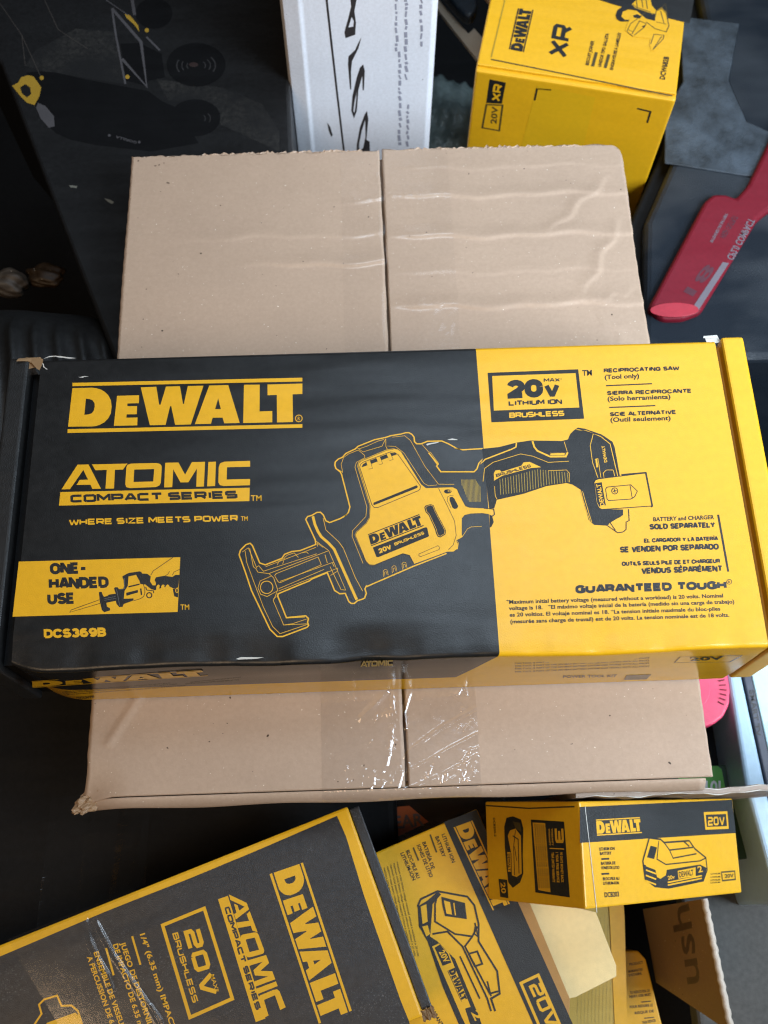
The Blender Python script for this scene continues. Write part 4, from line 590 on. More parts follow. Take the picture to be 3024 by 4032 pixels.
WALL_V=(-0.1494,-0.0105,-0.9887)
WALL_PTS=[(0,0),(0.0768,-0),(0.0535,0.1015),(0.0042,0.1011)]
# ------------------------------------------------------------------ materials
MATS = {}
def nodes(name):
    m = bpy.data.materials.new(name); m.use_nodes = True
    nt = m.node_tree; return m, nt, nt.nodes['Principled BSDF']
def N(nt, t, **k):
    n = nt.nodes.new(t)
    for a, v in k.items():
        if a in n.inputs: n.inputs[a].default_value = v
        else: setattr(n, a, v)
    return n
def noise(nt, scale, detail=4, rough=.55, co=None, stretch=None):
    n = N(nt, 'ShaderNodeTexNoise'); n.inputs['Scale'].default_value = scale; n.inputs['Detail'].default_value = detail; n.inputs['Roughness'].default_value = rough
    tc = N(nt, 'ShaderNodeTexCoord')
    if stretch:
        mp = N(nt, 'ShaderNodeMapping'); mp.inputs['Scale'].default_value = stretch
        nt.links.new(tc.outputs['Object'], mp.inputs[0]); nt.links.new(mp.outputs[0], n.inputs['Vector'])
    else: nt.links.new(tc.outputs['Object'], n.inputs['Vector'])
    return n
def ramp(nt, src, a, b, ca=(0, 0, 0, 1), cb=(1, 1, 1, 1)):
    r = N(nt, 'ShaderNodeValToRGB'); e = r.color_ramp.elements
    e[0].position = a; e[1].position = b; e[0].color = ca; e[1].color = cb
    nt.links.new(src, r.inputs[0]); return r
def mixc(nt, fac, a, b):
    m = N(nt, 'ShaderNodeMix', data_type='RGBA')
    if hasattr(fac, 'links'): nt.links.new(fac, m.inputs[0])
    else: m.inputs[0].default_value = fac
    for i, v in ((6, a), (7, b)):
        if hasattr(v, 'links'): nt.links.new(v, m.inputs[i])
        else: m.inputs[i].default_value = (*v, 1) if len(v) == 3 else v
    return m.outputs[2]
def bump(nt, p, srcs):
    prev = None
    for s, st, d in srcs:
        b = N(nt, 'ShaderNodeBump'); b.inputs['Strength'].default_value = st; b.inputs['Distance'].default_value = d
        nt.links.new(s, b.inputs['Height'])
        if prev: nt.links.new(prev, b.inputs['Normal'])
        prev = b.outputs[0]
    nt.links.new(prev, p.inputs['Normal'])
def printed(name, col, rough=.42, var=.045, spec=.5, grain=.25, warp=True, scuff=0):
    """printed paperboard: flat ink, paper grain, slow warp of the board"""
    m, nt, p = nodes(name)
    n = noise(nt, 260, 5, .6); r = ramp(nt, n.outputs[0], .3, .75)
    c = mixc(nt, r.outputs[0], [x * (1 - var) for x in col], [min(1, x * (1 + var)) for x in col])
    if scuff:
        s = noise(nt, 900, 6, .75); s2 = noise(nt, 22, 3, .5, stretch=(1, 2.5, 1))
        mm = N(nt, 'ShaderNodeMath', operation='MULTIPLY')
        nt.links.new(ramp(nt, s.outputs[0], .56, .72).outputs[0], mm.inputs[0]); nt.links.new(ramp(nt, s2.outputs[0], .48, .7).outputs[0], mm.inputs[1])
        m2 = N(nt, 'ShaderNodeMath', operation='MULTIPLY'); m2.inputs[1].default_value = scuff; nt.links.new(mm.outputs[0], m2.inputs[0])
        c = mixc(nt, m2.outputs[0], c, (.32, .33, .34))
    nt.links.new(c, p.inputs['Base Color'])
    rr = noise(nt, 40, 4, .6); rm = N(nt, 'ShaderNodeMapRange'); rm.inputs[3].default_value = rough - .07; rm.inputs[4].default_value = rough + .1
    nt.links.new(rr.outputs[0], rm.inputs[0]); nt.links.new(rm.outputs[0], p.inputs['Roughness'])
    p.inputs['Specular IOR Level'].default_value = spec
    g = noise(nt, 1500, 2, .5); s = [(g.outputs[0], grain, .0004)]
    if warp: s.append((noise(nt, 18, 2, .4, stretch=(.5, 2.2, 1)).outputs[0], .26, .006))
    bump(nt, p, s); MATS[name] = m; return m
BLACKC = (.0115, .0112, .0110); YELC = (.70, .365, .008)
printed('yellow', YELC, .40); printed('black', BLACKC, .45, .3, .5, .5)
printed('grey', (.12, .12, .12)); printed('white', (.75, .75, .75)); printed('red', (.5, .02, .03))
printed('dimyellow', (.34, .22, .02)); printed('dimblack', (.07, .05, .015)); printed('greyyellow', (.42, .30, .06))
printed('tapeyellow', (.66, .37, .010), .3); printed('ink', (.035, .03, .03)); printed('inkgrey', (.30, .30, .36)); printed('inkbrown', (.10, .06, .035))
printed('inkred', (.07, .010, .02)); printed('palegrey', (.13, .11, .13)); printed('orange', (.60, .13, .03))
printed('black_wrap', (.010, .010, .010), .42, .3, .4, .5); printed('glossy_black', (.008, .008, .0085), .4, .3, .4, .3); printed('cartblack', (.003, .003, .0035), .45, .1, .25); printed('cartyellow', (.30, .18, .015), .5); printed('cartgrey', (.055, .052, .056), .5)
printed('cartrim', (.02, .019, .02), .5); printed('cartred', (.02, .010, .009), .5); printed('cartline', (.035, .03, .026), .5); printed('cartpale', (.12, .12, .1), .5)
printed('paperwhite', (.50, .48, .44), .8); printed('papertan', (.22, .13, .06), .9)
printed('black_scuffed', (.022, .023, .026), .36, .3, .5, .5, True, .75)
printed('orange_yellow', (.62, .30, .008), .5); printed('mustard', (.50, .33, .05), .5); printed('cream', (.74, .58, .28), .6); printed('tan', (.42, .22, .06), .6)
printed('charcoal', (.005, .005, .0055), .6, .3, .2); printed('pink', (.72, .06, .13), .45, .06); printed('green', (.10, .42, .05), .45); printed('darkgreen', (.012, .05, .025), .5)
printed('skyblue', (.42, .58, .72), .3, .05); printed('cyan', (.50, .74, .82), .3, .05); printed('slate', (.06, .065, .09), .4); printed('crimson', (.15, .006, .015), .5, .1, .25)
printed('brightred', (.36, .015, .03), .42, .1); printed('casing', (.010, .016, .024), .38, .3, .5, .5); printed('yellow_gloss', YELC, .14, .12, .6, .1, True); printed('dimblack_gloss', (.07, .05, .015), .14, .1, .6, .1); printed('grey_floor', (.085, .083, .078), .7, .2, .3)
def gravel_print():
    m, nt, p = nodes('cartgravel'); n = noise(nt, 260, 8, .8); r = ramp(nt, n.outputs[0], .42, .75, (.007, .007, .007, 1), (.045, .042, .038, 1)); lowf = ramp(nt, noise(nt, 26, 3, .6).outputs[0], .40, .68)
    nt.links.new(mixc(nt, lowf.outputs[0], (.0075, .0075, .008), r.outputs[0]), p.inputs['Base Color']); p.inputs['Specular IOR Level'].default_value = .4; p.inputs['Roughness'].default_value = .5; MATS['cartgravel'] = m
gravel_print()
def carton(name, col, flute=(0, 1, 0), warp=.0, stripe=.35):
    """kraft cardboard: fibres, specks, faint flutes under the liner"""
    m, nt, p = nodes(name)
    n1 = noise(nt, 9, 5, .6); n2 = noise(nt, 420, 4, .7, stretch=(1, 1, 1)); n3 = noise(nt, 700, 2, .5); n4 = noise(nt, 330, 1, .5)
    c = mixc(nt, ramp(nt, n1.outputs[0], .3, .7).outputs[0], [x * .93 for x in col], [min(1, x * 1.06) for x in col])
    c = mixc(nt, ramp(nt, n2.outputs[0], .3, .72).outputs[0], mixc(nt, .16, c, (.12, .07, .035)), c)
    c = mixc(nt, ramp(nt, n3.outputs[0], .735, .77).outputs[0], c, (.80, .72, .6))
    c = mixc(nt, ramp(nt, n4.outputs[0], .785, .81).outputs[0], c, (.06, .035, .02))
    nt.links.new(c, p.inputs['Base Color']); p.inputs['Roughness'].default_value = .52; p.inputs['Specular IOR Level'].default_value = .4
    tc = N(nt, 'ShaderNodeTexCoord'); wv = N(nt, 'ShaderNodeTexWave', wave_type='BANDS', bands_direction='Y' if flute[1] else 'X')
    wv.inputs['Scale'].default_value = 38; wv.inputs['Distortion'].default_value = 1.2; wv.inputs['Detail'].default_value = 2; nt.links.new(tc.outputs['Object'], wv.inputs[0])
    n5 = noise(nt, 14, 4, .6, stretch=(.35, 1.8, 1))
    bump(nt, p, [(n2.outputs[0], .3, .0004), (wv.outputs[0], stripe * .12, .0004), (n5.outputs[0], .12, .006)])
    MATS[name] = m; return m
carton('kraft', (.43, .308, .222)); carton('kraft_edge', (.41, .29, .21)); carton('kraft_dark', (.30, .185, .10)); carton('white_carton', (.78, .79, .84), (1, 0, 0), 0, .5)
carton('kraft_grey', (.34, .27, .22)); carton('kraft_orange', (.50, .27, .13)); carton('kraft_beige', (.46, .38, .29))
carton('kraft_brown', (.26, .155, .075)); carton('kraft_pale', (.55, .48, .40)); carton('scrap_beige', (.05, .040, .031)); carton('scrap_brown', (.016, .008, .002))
def clear_film(name, base=.03, scale=(1, 1, 1), st=1.0, tint=(1, 1, 1), rough=.13):
    m, nt, p = nodes(name); nt.nodes.remove(p); out = nt.nodes['Material Output']
    tr = N(nt, 'ShaderNodeBsdfTransparent'); tr.inputs[0].default_value = (*tint, 1); gl = N(nt, 'ShaderNodeBsdfGlossy'); gl.inputs['Roughness'].default_value = rough; gl.inputs[0].default_value = (1, 1, 1, 1)
    mx = N(nt, 'ShaderNodeMixShader'); mx.inputs[0].default_value = base; nt.links.new(tr.outputs[0], mx.inputs[1]); nt.links.new(gl.outputs[0], mx.inputs[2]); nt.links.new(mx.outputs[0], out.inputs[0])
    n = noise(nt, 55, 3, .55, stretch=scale); n2 = noise(nt, 260, 3, .6, stretch=scale)
    b = N(nt, 'ShaderNodeBump'); b.inputs['Strength'].default_value = st; b.inputs['Distance'].default_value = .004; nt.links.new(n.outputs[0], b.inputs['Height'])
    b2 = N(nt, 'ShaderNodeBump'); b2.inputs['Strength'].default_value = st * .5; b2.inputs['Distance'].default_value = .0012; nt.links.new(n2.outputs[0], b2.inputs['Height']); nt.links.new(b.outputs[0], b2.inputs['Normal'])
    nt.links.new(b2.outputs[0], gl.inputs['Normal'])
    MATS[name] = m; return m
clear_film('clear_tape', .035, (1, .8, 1), .08, (1, 1, 1), .18); clear_film('clear_tape_wrinkled', .09, (1, 1, 1), .10, (1, 1, 1), .12); clear_film('dark_film', .05, (.5, 2, 1), .3); clear_film('flat_tape', .04, (1, 1, 1), .03)
def two_tone(name='saw_wrap', rough=.32, grain=.25):
    """saw carton wrap: black left of x = 55 mm and on the upper part of the front, yellow elsewhere"""
    m = printed(name, BLACKC, rough, .3, .5, grain); nt = m.node_tree; p = nt.nodes['Principled BSDF']
    blk = p.inputs['Base Color'].links[0].from_socket
    n = noise(nt, 260, 5, .6); yel = mixc(nt, ramp(nt, n.outputs[0], .3, .75).outputs[0], [x * .96 for x in YELC], [min(1, x * 1.04) for x in YELC])
    tc = N(nt, 'ShaderNodeTexCoord'); sp = N(nt, 'ShaderNodeSeparateXYZ'); nt.links.new(tc.outputs['Object'], sp.inputs[0])
    def gt(s, v, op='GREATER_THAN'):
        g = N(nt, 'ShaderNodeMath', operation=op); g.inputs[1].default_value = v; nt.links.new(s, g.inputs[0]); return g.outputs[0]
    # slanted end of the black band on the front: x + (H - z) * -.35
    mz = N(nt, 'ShaderNodeMath', operation='MULTIPLY_ADD'); mz.inputs[1].default_value = .42; mz.inputs[2].default_value = .055 - .076 * .42; nt.links.new(sp.outputs[2], mz.inputs[0])
    cmpx = N(nt, 'ShaderNodeMath', operation='GREATER_THAN'); nt.links.new(sp.outputs[0], cmpx.inputs[0]); nt.links.new(mz.outputs[0], cmpx.inputs[1])
    lo = gt(sp.outputs[2], .030, 'LESS_THAN')
    mx = N(nt, 'ShaderNodeMath', operation='MAXIMUM'); nt.links.new(cmpx.outputs[0], mx.inputs[0]); nt.links.new(lo, mx.inputs[1])
    c = mixc(nt, mx.outputs[0], blk, yel); nt.links.new(c, p.inputs['Base Color'])
two_tone(); two_tone('saw_front_wrap', .13, .1)
def casing_material():
    m, nt, p = nodes('hard_case'); p.inputs['Base Color'].default_value = (.009, .013, .019, 1)
    n = noise(nt, 9, 3, .5, stretch=(.8, 1.6, 1)); r = ramp(nt, n.outputs[0], .42, .60)
    a = N(nt, 'ShaderNodeMapRange'); a.inputs[3].default_value = .62; a.inputs[4].default_value = .36; nt.links.new(r.outputs[0], a.inputs[0]); nt.links.new(a.outputs[0], p.inputs['Roughness'])
    q = N(nt, 'ShaderNodeMapRange'); q.inputs[3].default_value = .15; q.inputs[4].default_value = .75; nt.links.new(r.outputs[0], q.inputs[0]); nt.links.new(q.outputs[0], p.inputs['Specular IOR Level'])
    bump(nt, p, [(noise(nt, 900, 3, .7).outputs[0], .7, .0008), (noise(nt, 10, 2, .4).outputs[0], .4, .012)]); MATS['hard_case'] = m
casing_material()
def light_patch_plastic():  # paler blue-grey base colour stands for light falling on the case
    m, nt, p = nodes('light_patch_plastic'); n = noise(nt, 30, 5, .65); r = ramp(nt, n.outputs[0], .35, .7, (.012, .017, .022, 1), (.065, .085, .11, 1))
    nt.links.new(r.outputs[0], p.inputs['Base Color']); p.inputs['Roughness'].default_value = .5
    bump(nt, p, [(noise(nt, 700, 4, .7).outputs[0], .8, .001), (noise(nt, 25, 3, .5).outputs[0], .4, .006)]); MATS['light_patch_plastic'] = m
light_patch_plastic()
def bag_material():
    m, nt, p = nodes('clear_bag'); n = noise(nt, 30, 5, .6); r = ramp(nt, n.outputs[0], .3, .75, (.09, .12, .115, 1), (.26, .33, .32, 1))
    nt.links.new(r.outputs[0], p.inputs['Base Color']); p.inputs['Roughness'].default_value = .22; bump(nt, p, [(noise(nt, 60, 4, .6).outputs[0], .8, .006)]); MATS['clear_bag'] = m
bag_material()
# ------------------------------------------------------------------ helpers
def link(name, me, mats, parent=None, smooth=False):
    o = bpy.data.objects.new(name, me); COL.objects.link(o)
    for mt in mats: me.materials.append(MATS[mt] if isinstance(mt, str) else mt)
    if parent: o.parent = parent
    if smooth:
        for f in me.polygons: f.use_smooth = True
    return o
def thing(name, label, cat, loc=(0, 0, 0), rot=(0, 0, 0), group=None):
    o = bpy.data.objects.new(name, None); COL.objects.link(o); o.location = loc; o.rotation_euler = rot; o.empty_display_size = .02
    o['label'] = label; o['category'] = cat
    if group: o['group'] = group
    return o
def tag(o, label, cat, group=None):
    o['label'] = label; o['category'] = cat
    if group: o['group'] = group
    return o
def structure(o): o['kind'] = 'structure'; return o
def frombm(bm, name):
    bmesh.ops.recalc_face_normals(bm, faces=bm.faces[:]); me = bpy.data.meshes.new(name); bm.to_mesh(me); bm.free(); return me
def box(name, x0, x1, y0, y1, z0, z1, mat, parent=None, bev=.0012, seg=2):
    bm = bmesh.new(); bmesh.ops.create_cube(bm, size=1)
    for v in bm.verts: v.co = ((x0 + x1) / 2 + v.co.x * (x1 - x0), (y0 + y1) / 2 + v.co.y * (y1 - y0), (z0 + z1) / 2 + v.co.z * (z1 - z0))
    if bev: bmesh.ops.bevel(bm, geom=bm.edges[:] , offset=bev, segments=seg, affect='EDGES', profile=.6)
    return link(name, frombm(bm, name), [mat], parent)
def prism(name, pts, z0, z1, mat, parent=None, bev=0, axis='z'):
    """outline pts (x, y) extruded z0..z1; axis 'y': pts are (x, z) extruded along y"""
    bm = bmesh.new(); f3 = (lambda a, b, c: (a, b, c)) if axis == 'z' else ((lambda a, b, c: (a, c, b)) if axis == 'y' else (lambda a, b, c: (c, a, b)))
    lo = [bm.verts.new(f3(x, y, z0)) for x, y in pts]; hi = [bm.verts.new(f3(x, y, z1)) for x, y in pts]
    bm.faces.new(lo); bm.faces.new(hi); n = len(pts)
    for i in range(n): bm.faces.new((lo[i], lo[(i + 1) % n], hi[(i + 1) % n], hi[i]))
    bmesh.ops.recalc_face_normals(bm, faces=bm.faces[:])
    if bev: bmesh.ops.bevel(bm, geom=bm.edges[:], offset=bev, segments=3, affect='EDGES', profile=.5)
    bmesh.ops.triangulate(bm, faces=[f for f in bm.faces if len(f.verts) > 4])
    return link(name, frombm(bm, name), [mat], parent)
def grid(name, x0, x1, y0, y1, nx, ny, fz, mat, parent=None, fx=None, thick=0, smooth=True):
    bm = bmesh.new(); vs = []
    for j in range(ny + 1):
        for i in range(nx + 1):
            x = x0 + (x1 - x0) * i / nx; y = y0 + (y1 - y0) * j / ny
            if fx: x, y = fx(x, y, i / nx, j / ny)
            vs.append(bm.verts.new((x, y, fz(x, y))))
    W = nx + 1
    for j in range(ny):
        for i in range(nx): bm.faces.new((vs[j * W + i], vs[j * W + i + 1], vs[(j + 1) * W + i + 1], vs[(j + 1) * W + i]))
    if thick:
        ring = [vs[i] for i in range(W)] + [vs[j * W + nx] for j in range(1, ny + 1)] + [vs[ny * W + i] for i in range(nx - 1, -1, -1)] + [vs[j * W] for j in range(ny - 1, 0, -1)]
        low = [bm.verts.new((v.co.x, v.co.y, v.co.z - thick)) for v in ring]
        for k in range(len(ring)): q = (k + 1) % len(ring); bm.faces.new((ring[k], low[k], low[q], ring[q]))
        bm.faces.new(low)
    return link(name, frombm(bm, name), [mat], parent, smooth)
# ------------------------------------------------------------------ printing
GL = {'A': [[(0, 0), (.36, 1), (.56, 1), (.92, 0)], [(.17, .3), (.76, .3)]], 'B': [[(0, .52), (.72, .52), (.82, .62), (.82, .9), (.72, 1), (0, 1), (0, 0), (.78, 0), (.88, .1), (.88, .42), (.78, .52)]],
 'C': [[(.9, 1), (.14, 1), (0, .88), (0, .12), (.14, 0), (.9, 0)]], 'D': [[(0, 0), (0, 1), (.74, 1), (.9, .86), (.9, .14), (.74, 0), (0, 0)]], 'E': [[(.85, 1), (0, 1), (0, 0), (.85, 0)], [(0, .5), (.78, .5)]],
 'F': [[(.85, 1), (0, 1), (0, 0)], [(0, .5), (.75, .5)]], 'G': [[(.9, 1), (.14, 1), (0, .88), (0, .12), (.14, 0), (.9, 0), (.9, .46), (.5, .46)]], 'H': [[(0, 0), (0, 1)], [(.88, 0), (.88, 1)], [(0, .5), (.88, .5)]],
 'I': [[(.1, 0), (.1, 1)]], 'L': [[(0, 1), (0, 0), (.8, 0)]], 'M': [[(0, 0), (0, 1), (.08, 1), (.52, .3), (.96, 1), (1.04, 1), (1.04, 0)]], 'N': [[(0, 0), (0, 1), (.08, 1), (.82, 0), (.9, 0), (.9, 1)]],
 'O': [[(.14, 0), (0, .12), (0, .88), (.14, 1), (.78, 1), (.92, .88), (.92, .12), (.78, 0), (.14, 0)]], 'P': [[(0, 0), (0, 1), (.76, 1), (.88, .9), (.88, .5), (.76, .4), (0, .4)]],
 'R': [[(0, 0), (0, 1), (.76, 1), (.88, .9), (.88, .52), (.76, .42), (0, .42)], [(.5, .42), (.88, 0)]], 'S': [[(.88, 1), (.12, 1), (0, .9), (0, .6), (.12, .5), (.76, .5), (.88, .4), (.88, .1), (.76, 0), (0, 0)]],
 'T': [[(0, 1), (.88, 1)], [(.44, 1), (.44, 0)]], 'U': [[(0, 1), (0, .12), (.14, 0), (.76, 0), (.9, .12), (.9, 1)]], 'V': [[(0, 1), (.4, 0), (.52, 0), (.92, 1)]], 'W': [[(0, 1), (.26, 0), (.36, 0), (.62, .8), (.88, 0), (.98, 0), (1.24, 1)]],
 'X': [[(0, 0), (.9, 1)], [(0, 1), (.9, 0)]], 'Y': [[(0, 1), (.44, .48), (.88, 1)], [(.44, .48), (.44, 0)]], 'Z': [[(0, 1), (.86, 1), (0, 0), (.9, 0)]], '0': [[(.12, 0), (0, .12), (0, .88), (.12, 1), (.68, 1), (.8, .88), (.8, .12), (.68, 0), (.12, 0)]],
 '2': [[(0, 1), (.7, 1), (.82, .88), (.82, .6), (.7, .5), (.12, .5), (0, .4), (0, 0), (.84, 0)]], '3': [[(0, 1), (.7, 1), (.82, .9), (.82, .1), (.7, 0), (0, 0)], [(.15, .5), (.82, .5)]], '1': [[(.05, .8), (.3, 1), (.34, 1), (.34, 0)]], '5': [[(.82, 1), (0, 1), (0, .56), (.7, .56), (.82, .46), (.82, .1), (.7, 0), (0, 0)]], '6': [[(.78, 1), (.12, 1), (0, .88), (0, .12), (.12, 0), (.7, 0), (.82, .12), (.82, .46), (.7, .56), (0, .56)]], '9': [[(.05, 0), (.7, 0), (.82, .12), (.82, .88), (.7, 1), (.12, 1), (0, .88), (0, .54), (.12, .44), (.82, .44)]], '-': [[(0, .42), (.5, .42)]], '.': [[(.05, 0), (.05, .02)]], 'Q': [[(.14, 0), (0, .12), (0, .88), (.14, 1), (.78, 1), (.92, .88), (.92, .12), (.78, 0), (.14, 0)], [(.6, .25), (1, -.05)]],
 'É': [[(.85, 1), (0, 1), (0, 0), (.85, 0)], [(0, .5), (.78, .5)], [(.3, 1.22), (.6, 1.36)]], 'Í': [[(.1, 0), (.1, 1)], [(.0, 1.22), (.3, 1.36)]], '*': [[(.0, .8), (.2, .8)], [(.1, .7), (.1, .9)]], ' ': []}
def arc(cx, cy, rx, ry, a0, a1, n=8):
    return [(cx + rx * math.cos(math.radians(a0 + (a1 - a0) * i / n)), cy + ry * math.sin(math.radians(a0 + (a1 - a0) * i / n))) for i in range(n + 1)]
GB = dict(GL)                                                   # grotesque capitals with round bowls
GB.update({'B': [[(.3, .52), (.42, .52)] + arc(.42, .76, .24, .24, -90, 90) + [(0, 1), (0, 0)] + [(.42, 0)] + arc(.44, .26, .27, .26, -90, 90) + [(.1, .52)]],
 'C': [arc(.4, .68, .4, .32, 15, 180) + arc(.4, .32, .4, .32, 180, 345)], 'D': [[(0, 0), (0, 1), (.34, 1)] + arc(.34, .62, .42, .38, 90, 0) + arc(.34, .38, .42, .38, 0, -90) + [(0, 0)]],
 'E': [[(.64, 1), (0, 1), (0, 0), (.66, 0)], [(0, .51), (.58, .51)]], 'É': [[(.64, 1), (0, 1), (0, 0), (.66, 0)], [(0, .51), (.58, .51)], [(.25, 1.24), (.5, 1.42)]],
 'G': [arc(.4, .66, .4, .34, 25, 180) + arc(.4, .34, .4, .34, 180, 300) + [(.78, .12), (.78, .46), (.45, .46)]], 'H': [[(0, 0), (0, 1)], [(.74, 0), (.74, 1)], [(0, .51), (.74, .51)]], 'L': [[(0, 1), (0, 0), (.6, 0)]],
 'N': [[(0, 0), (0, 1), (.07, 1), (.7, 0), (.77, 0), (.77, 1)]], 'A': [[(0, 0), (.33, 1), (.49, 1), (.82, 0)], [(.16, .3), (.66, .3)]], 'M': [[(0, 0), (0, 1), (.1, 1), (.46, .1), (.82, 1), (.92, 1), (.92, 0)]],
 'O': [arc(.42, .62, .42, .38, 0, 180) + arc(.42, .38, .42, .38, 180, 360) + [(.84, .62)]], 'P': [[(0, 0), (0, 1), (.44, 1)] + arc(.44, .72, .26, .28, 90, -90) + [(0, .44)]],
 'R': [[(0, 0), (0, 1), (.46, 1)] + arc(.46, .73, .26, .27, 90, -90) + [(0, .46)], [(.42, .46), (.6, .38), (.72, 0)]],
 'S': [arc(.36, .74, .33, .26, 20, 180, 7) + arc(.36, .74, .33, .24, 180, 262, 4) + arc(.38, .27, .36, .24, 82, 0, 4) + arc(.37, .26, .37, .26, 0, -165, 7)],
 'T': [[(0, 1), (.76, 1)], [(.38, 1), (.38, 0)]], 'U': [[(0, 1), (0, .34)] + arc(.38, .34, .38, .34, 180, 360) + [(.76, .34), (.76, 1)]], 'V': [[(0, 1), (.34, 0), (.46, 0), (.8, 1)]],
 '0': [arc(.34, .62, .34, .38, 0, 180) + arc(.34, .38, .34, .38, 180, 360) + [(.68, .62)]], '2': [arc(.33, .68, .33, .32, 170, -20) + [(.5, .4), (.02, .02), (.02, 0), (.68, 0)]],
 '3': [arc(.32, .75, .3, .25, 160, -90) + arc(.32, .25, .34, .25, 90, -160)], '6': [arc(.36, .62, .36, .38, 40, 180) + [(0, .32)] + arc(.36, .3, .36, .3, 180, 540)], '9': [arc(.36, .38, .36, .38, 220, 360) + [(.72, .68)] + arc(.36, .7, .36, .3, 0, 360)], 'Y': [[(0, 1), (.38, .45), (.76, 1)], [(.38, .45), (.38, 0)]]})
ADVB = {'A': 1.02, 'B': 1.0, 'C': 1.06, 'D': 1.04, 'E': .94, 'É': .94, 'G': 1.06, 'H': 1.04, 'L': .86, 'M': 1.22, 'N': 1.07, 'O': 1.12, 'P': .98, 'R': 1.0, 'S': 1.0, 'T': 1.0, 'U': 1.06, 'V': 1.04, '0': .96, '2': .96, '3': .94, '6': 1.0, '9': 1.0, 'Y': 1.0, 'I': .38, 'Í': .38, ' ': .5, '-': .8, '.': .34, 'W': 1.5}
ADV = {'I': .42, 'M': 1.32, 'W': 1.5, ' ': .5, '*': .4, 'Í': .42, '.': .35, '-': .78, '1': .62, 'L': 1.08, 'T': 1.12}
def ribbon(pts, w, closed=False):
    """polyline -> polygon quads with mitred joints"""
    P = [Vector(p) for p in pts]; n = len(P); L = []; Rr = []
    for i in range(n):
        a = P[i - 1] if (i > 0 or closed) else None; b = P[(i + 1) % n] if (i < n - 1 or closed) else None
        d1 = (P[i] - a).normalized() if a is not None and (P[i] - a).length > 1e-9 else None; d2 = (b - P[i]).normalized() if b is not None and (b - P[i]).length > 1e-9 else None
        if d1 is None: d1 = d2
        if d2 is None: d2 = d1
        if d1 is None: d1 = d2 = Vector((1, 0))
        n1 = Vector((-d1.y, d1.x)); n2 = Vector((-d2.y, d2.x)); mm = n1 + n2
        if mm.length < .3: mm = n1
        mm.normalize(); k = min(1.6, 1 / max(.3, mm.dot(n1))); L.append(P[i] + mm * (w / 2 * k)); Rr.append(P[i] - mm * (w / 2 * k))
    q = []
    for i in range(n if closed else n - 1):
        j = (i + 1) % n; q.append((L[i], L[j], Rr[j], Rr[i]))
    return q
class Ink:
    """collects flat printed shapes (mm, on one face) into one mesh"""
    def __init__(s): s.v = []; s.f = []; s.m = []; s.mats = []; s.k = 0
    def mi(s, c):
        if c not in s.mats: s.mats.append(c)
        return s.mats.index(c)
    def z(s, lay): s.k += 1; return .05 + .045 * lay + .0004 * (s.k % 60)
    def tris(s, loops, c, lay):
        z = s.z(lay); vv = [Vector((x, y, 0)) for l in loops for x, y in l]; t = tessellate_polygon([[Vector((x, y, 0)) for x, y in l] for l in loops])
        b = len(s.v); s.v += [(p.x, p.y, z) for p in vv]; mi = s.mi(c)
        for q in t:
            A, B, C = (vv[i] for i in q)
            if (B - A).cross(C - A).z < 0: q = (q[0], q[2], q[1])
            s.f.append(tuple(b + i for i in q)); s.m.append(mi)
    def quads(s, qs, c, lay):
        mi = s.mi(c)
        for q in qs:
            z = s.z(lay); b = len(s.v); s.v += [(p[0], p[1], z) for p in q]
            a = sum((q[i][0] * q[(i + 1) % 4][1] - q[(i + 1) % 4][0] * q[i][1]) for i in range(4))
            s.f.append((b, b + 1, b + 2, b + 3) if a > 0 else (b + 3, b + 2, b + 1, b)); s.m.append(mi)
    def build(s, name, parent, M):
        me = bpy.data.meshes.new(name); me.from_pydata([tuple(M @ Vector((x * .001, y * .001, z * .001))) for x, y, z in s.v], [], s.f)
        me.polygons.foreach_set('material_index', s.m); o = link(name, me, s.mats, parent); me.update(); return o
TXT = {}
def glyph_mesh(st, style):
    if (st, style) in TXT: return TXT[(st, style)]
    cu = bpy.data.curves.new('t', 'FONT'); cu.body = st; cu.size = 1; cu.resolution_u = 3
    cu.offset = {'sans': .008, 'sansb': .028, 'heavy': .045, 'serif': .012}[style]; cu.space_character = {'sans': 1, 'sansb': 1.02, 'heavy': 1.06, 'serif': 1}[style]
    ob = bpy.data.objects.new('t', cu); COL.objects.link(ob); bpy.context.view_layer.update()
    me = bpy.data.meshes.new_from_object(ob.evaluated_get(bpy.context.evaluated_depsgraph_get())); bpy.data.objects.remove(ob)
    v = [(p.co.x, p.co.y) for p in me.vertices]; f = [tuple(q.vertices) for q in me.polygons]
    x0 = min(p[0] for p in v); x1 = max(p[0] for p in v); v = [((x - x0) / (x1 - x0), y / .73) for x, y in v]
    bpy.data.meshes.remove(me); TXT[(st, style)] = (v, f); return v, f
def quadmap(q):
    a, b, c, d = (Vector(p) for p in q)                       # TL TR BR BL
    return lambda u, v: (d * (1 - u) * (1 - v) + c * u * (1 - v) + b * u * v + a * (1 - u) * v)
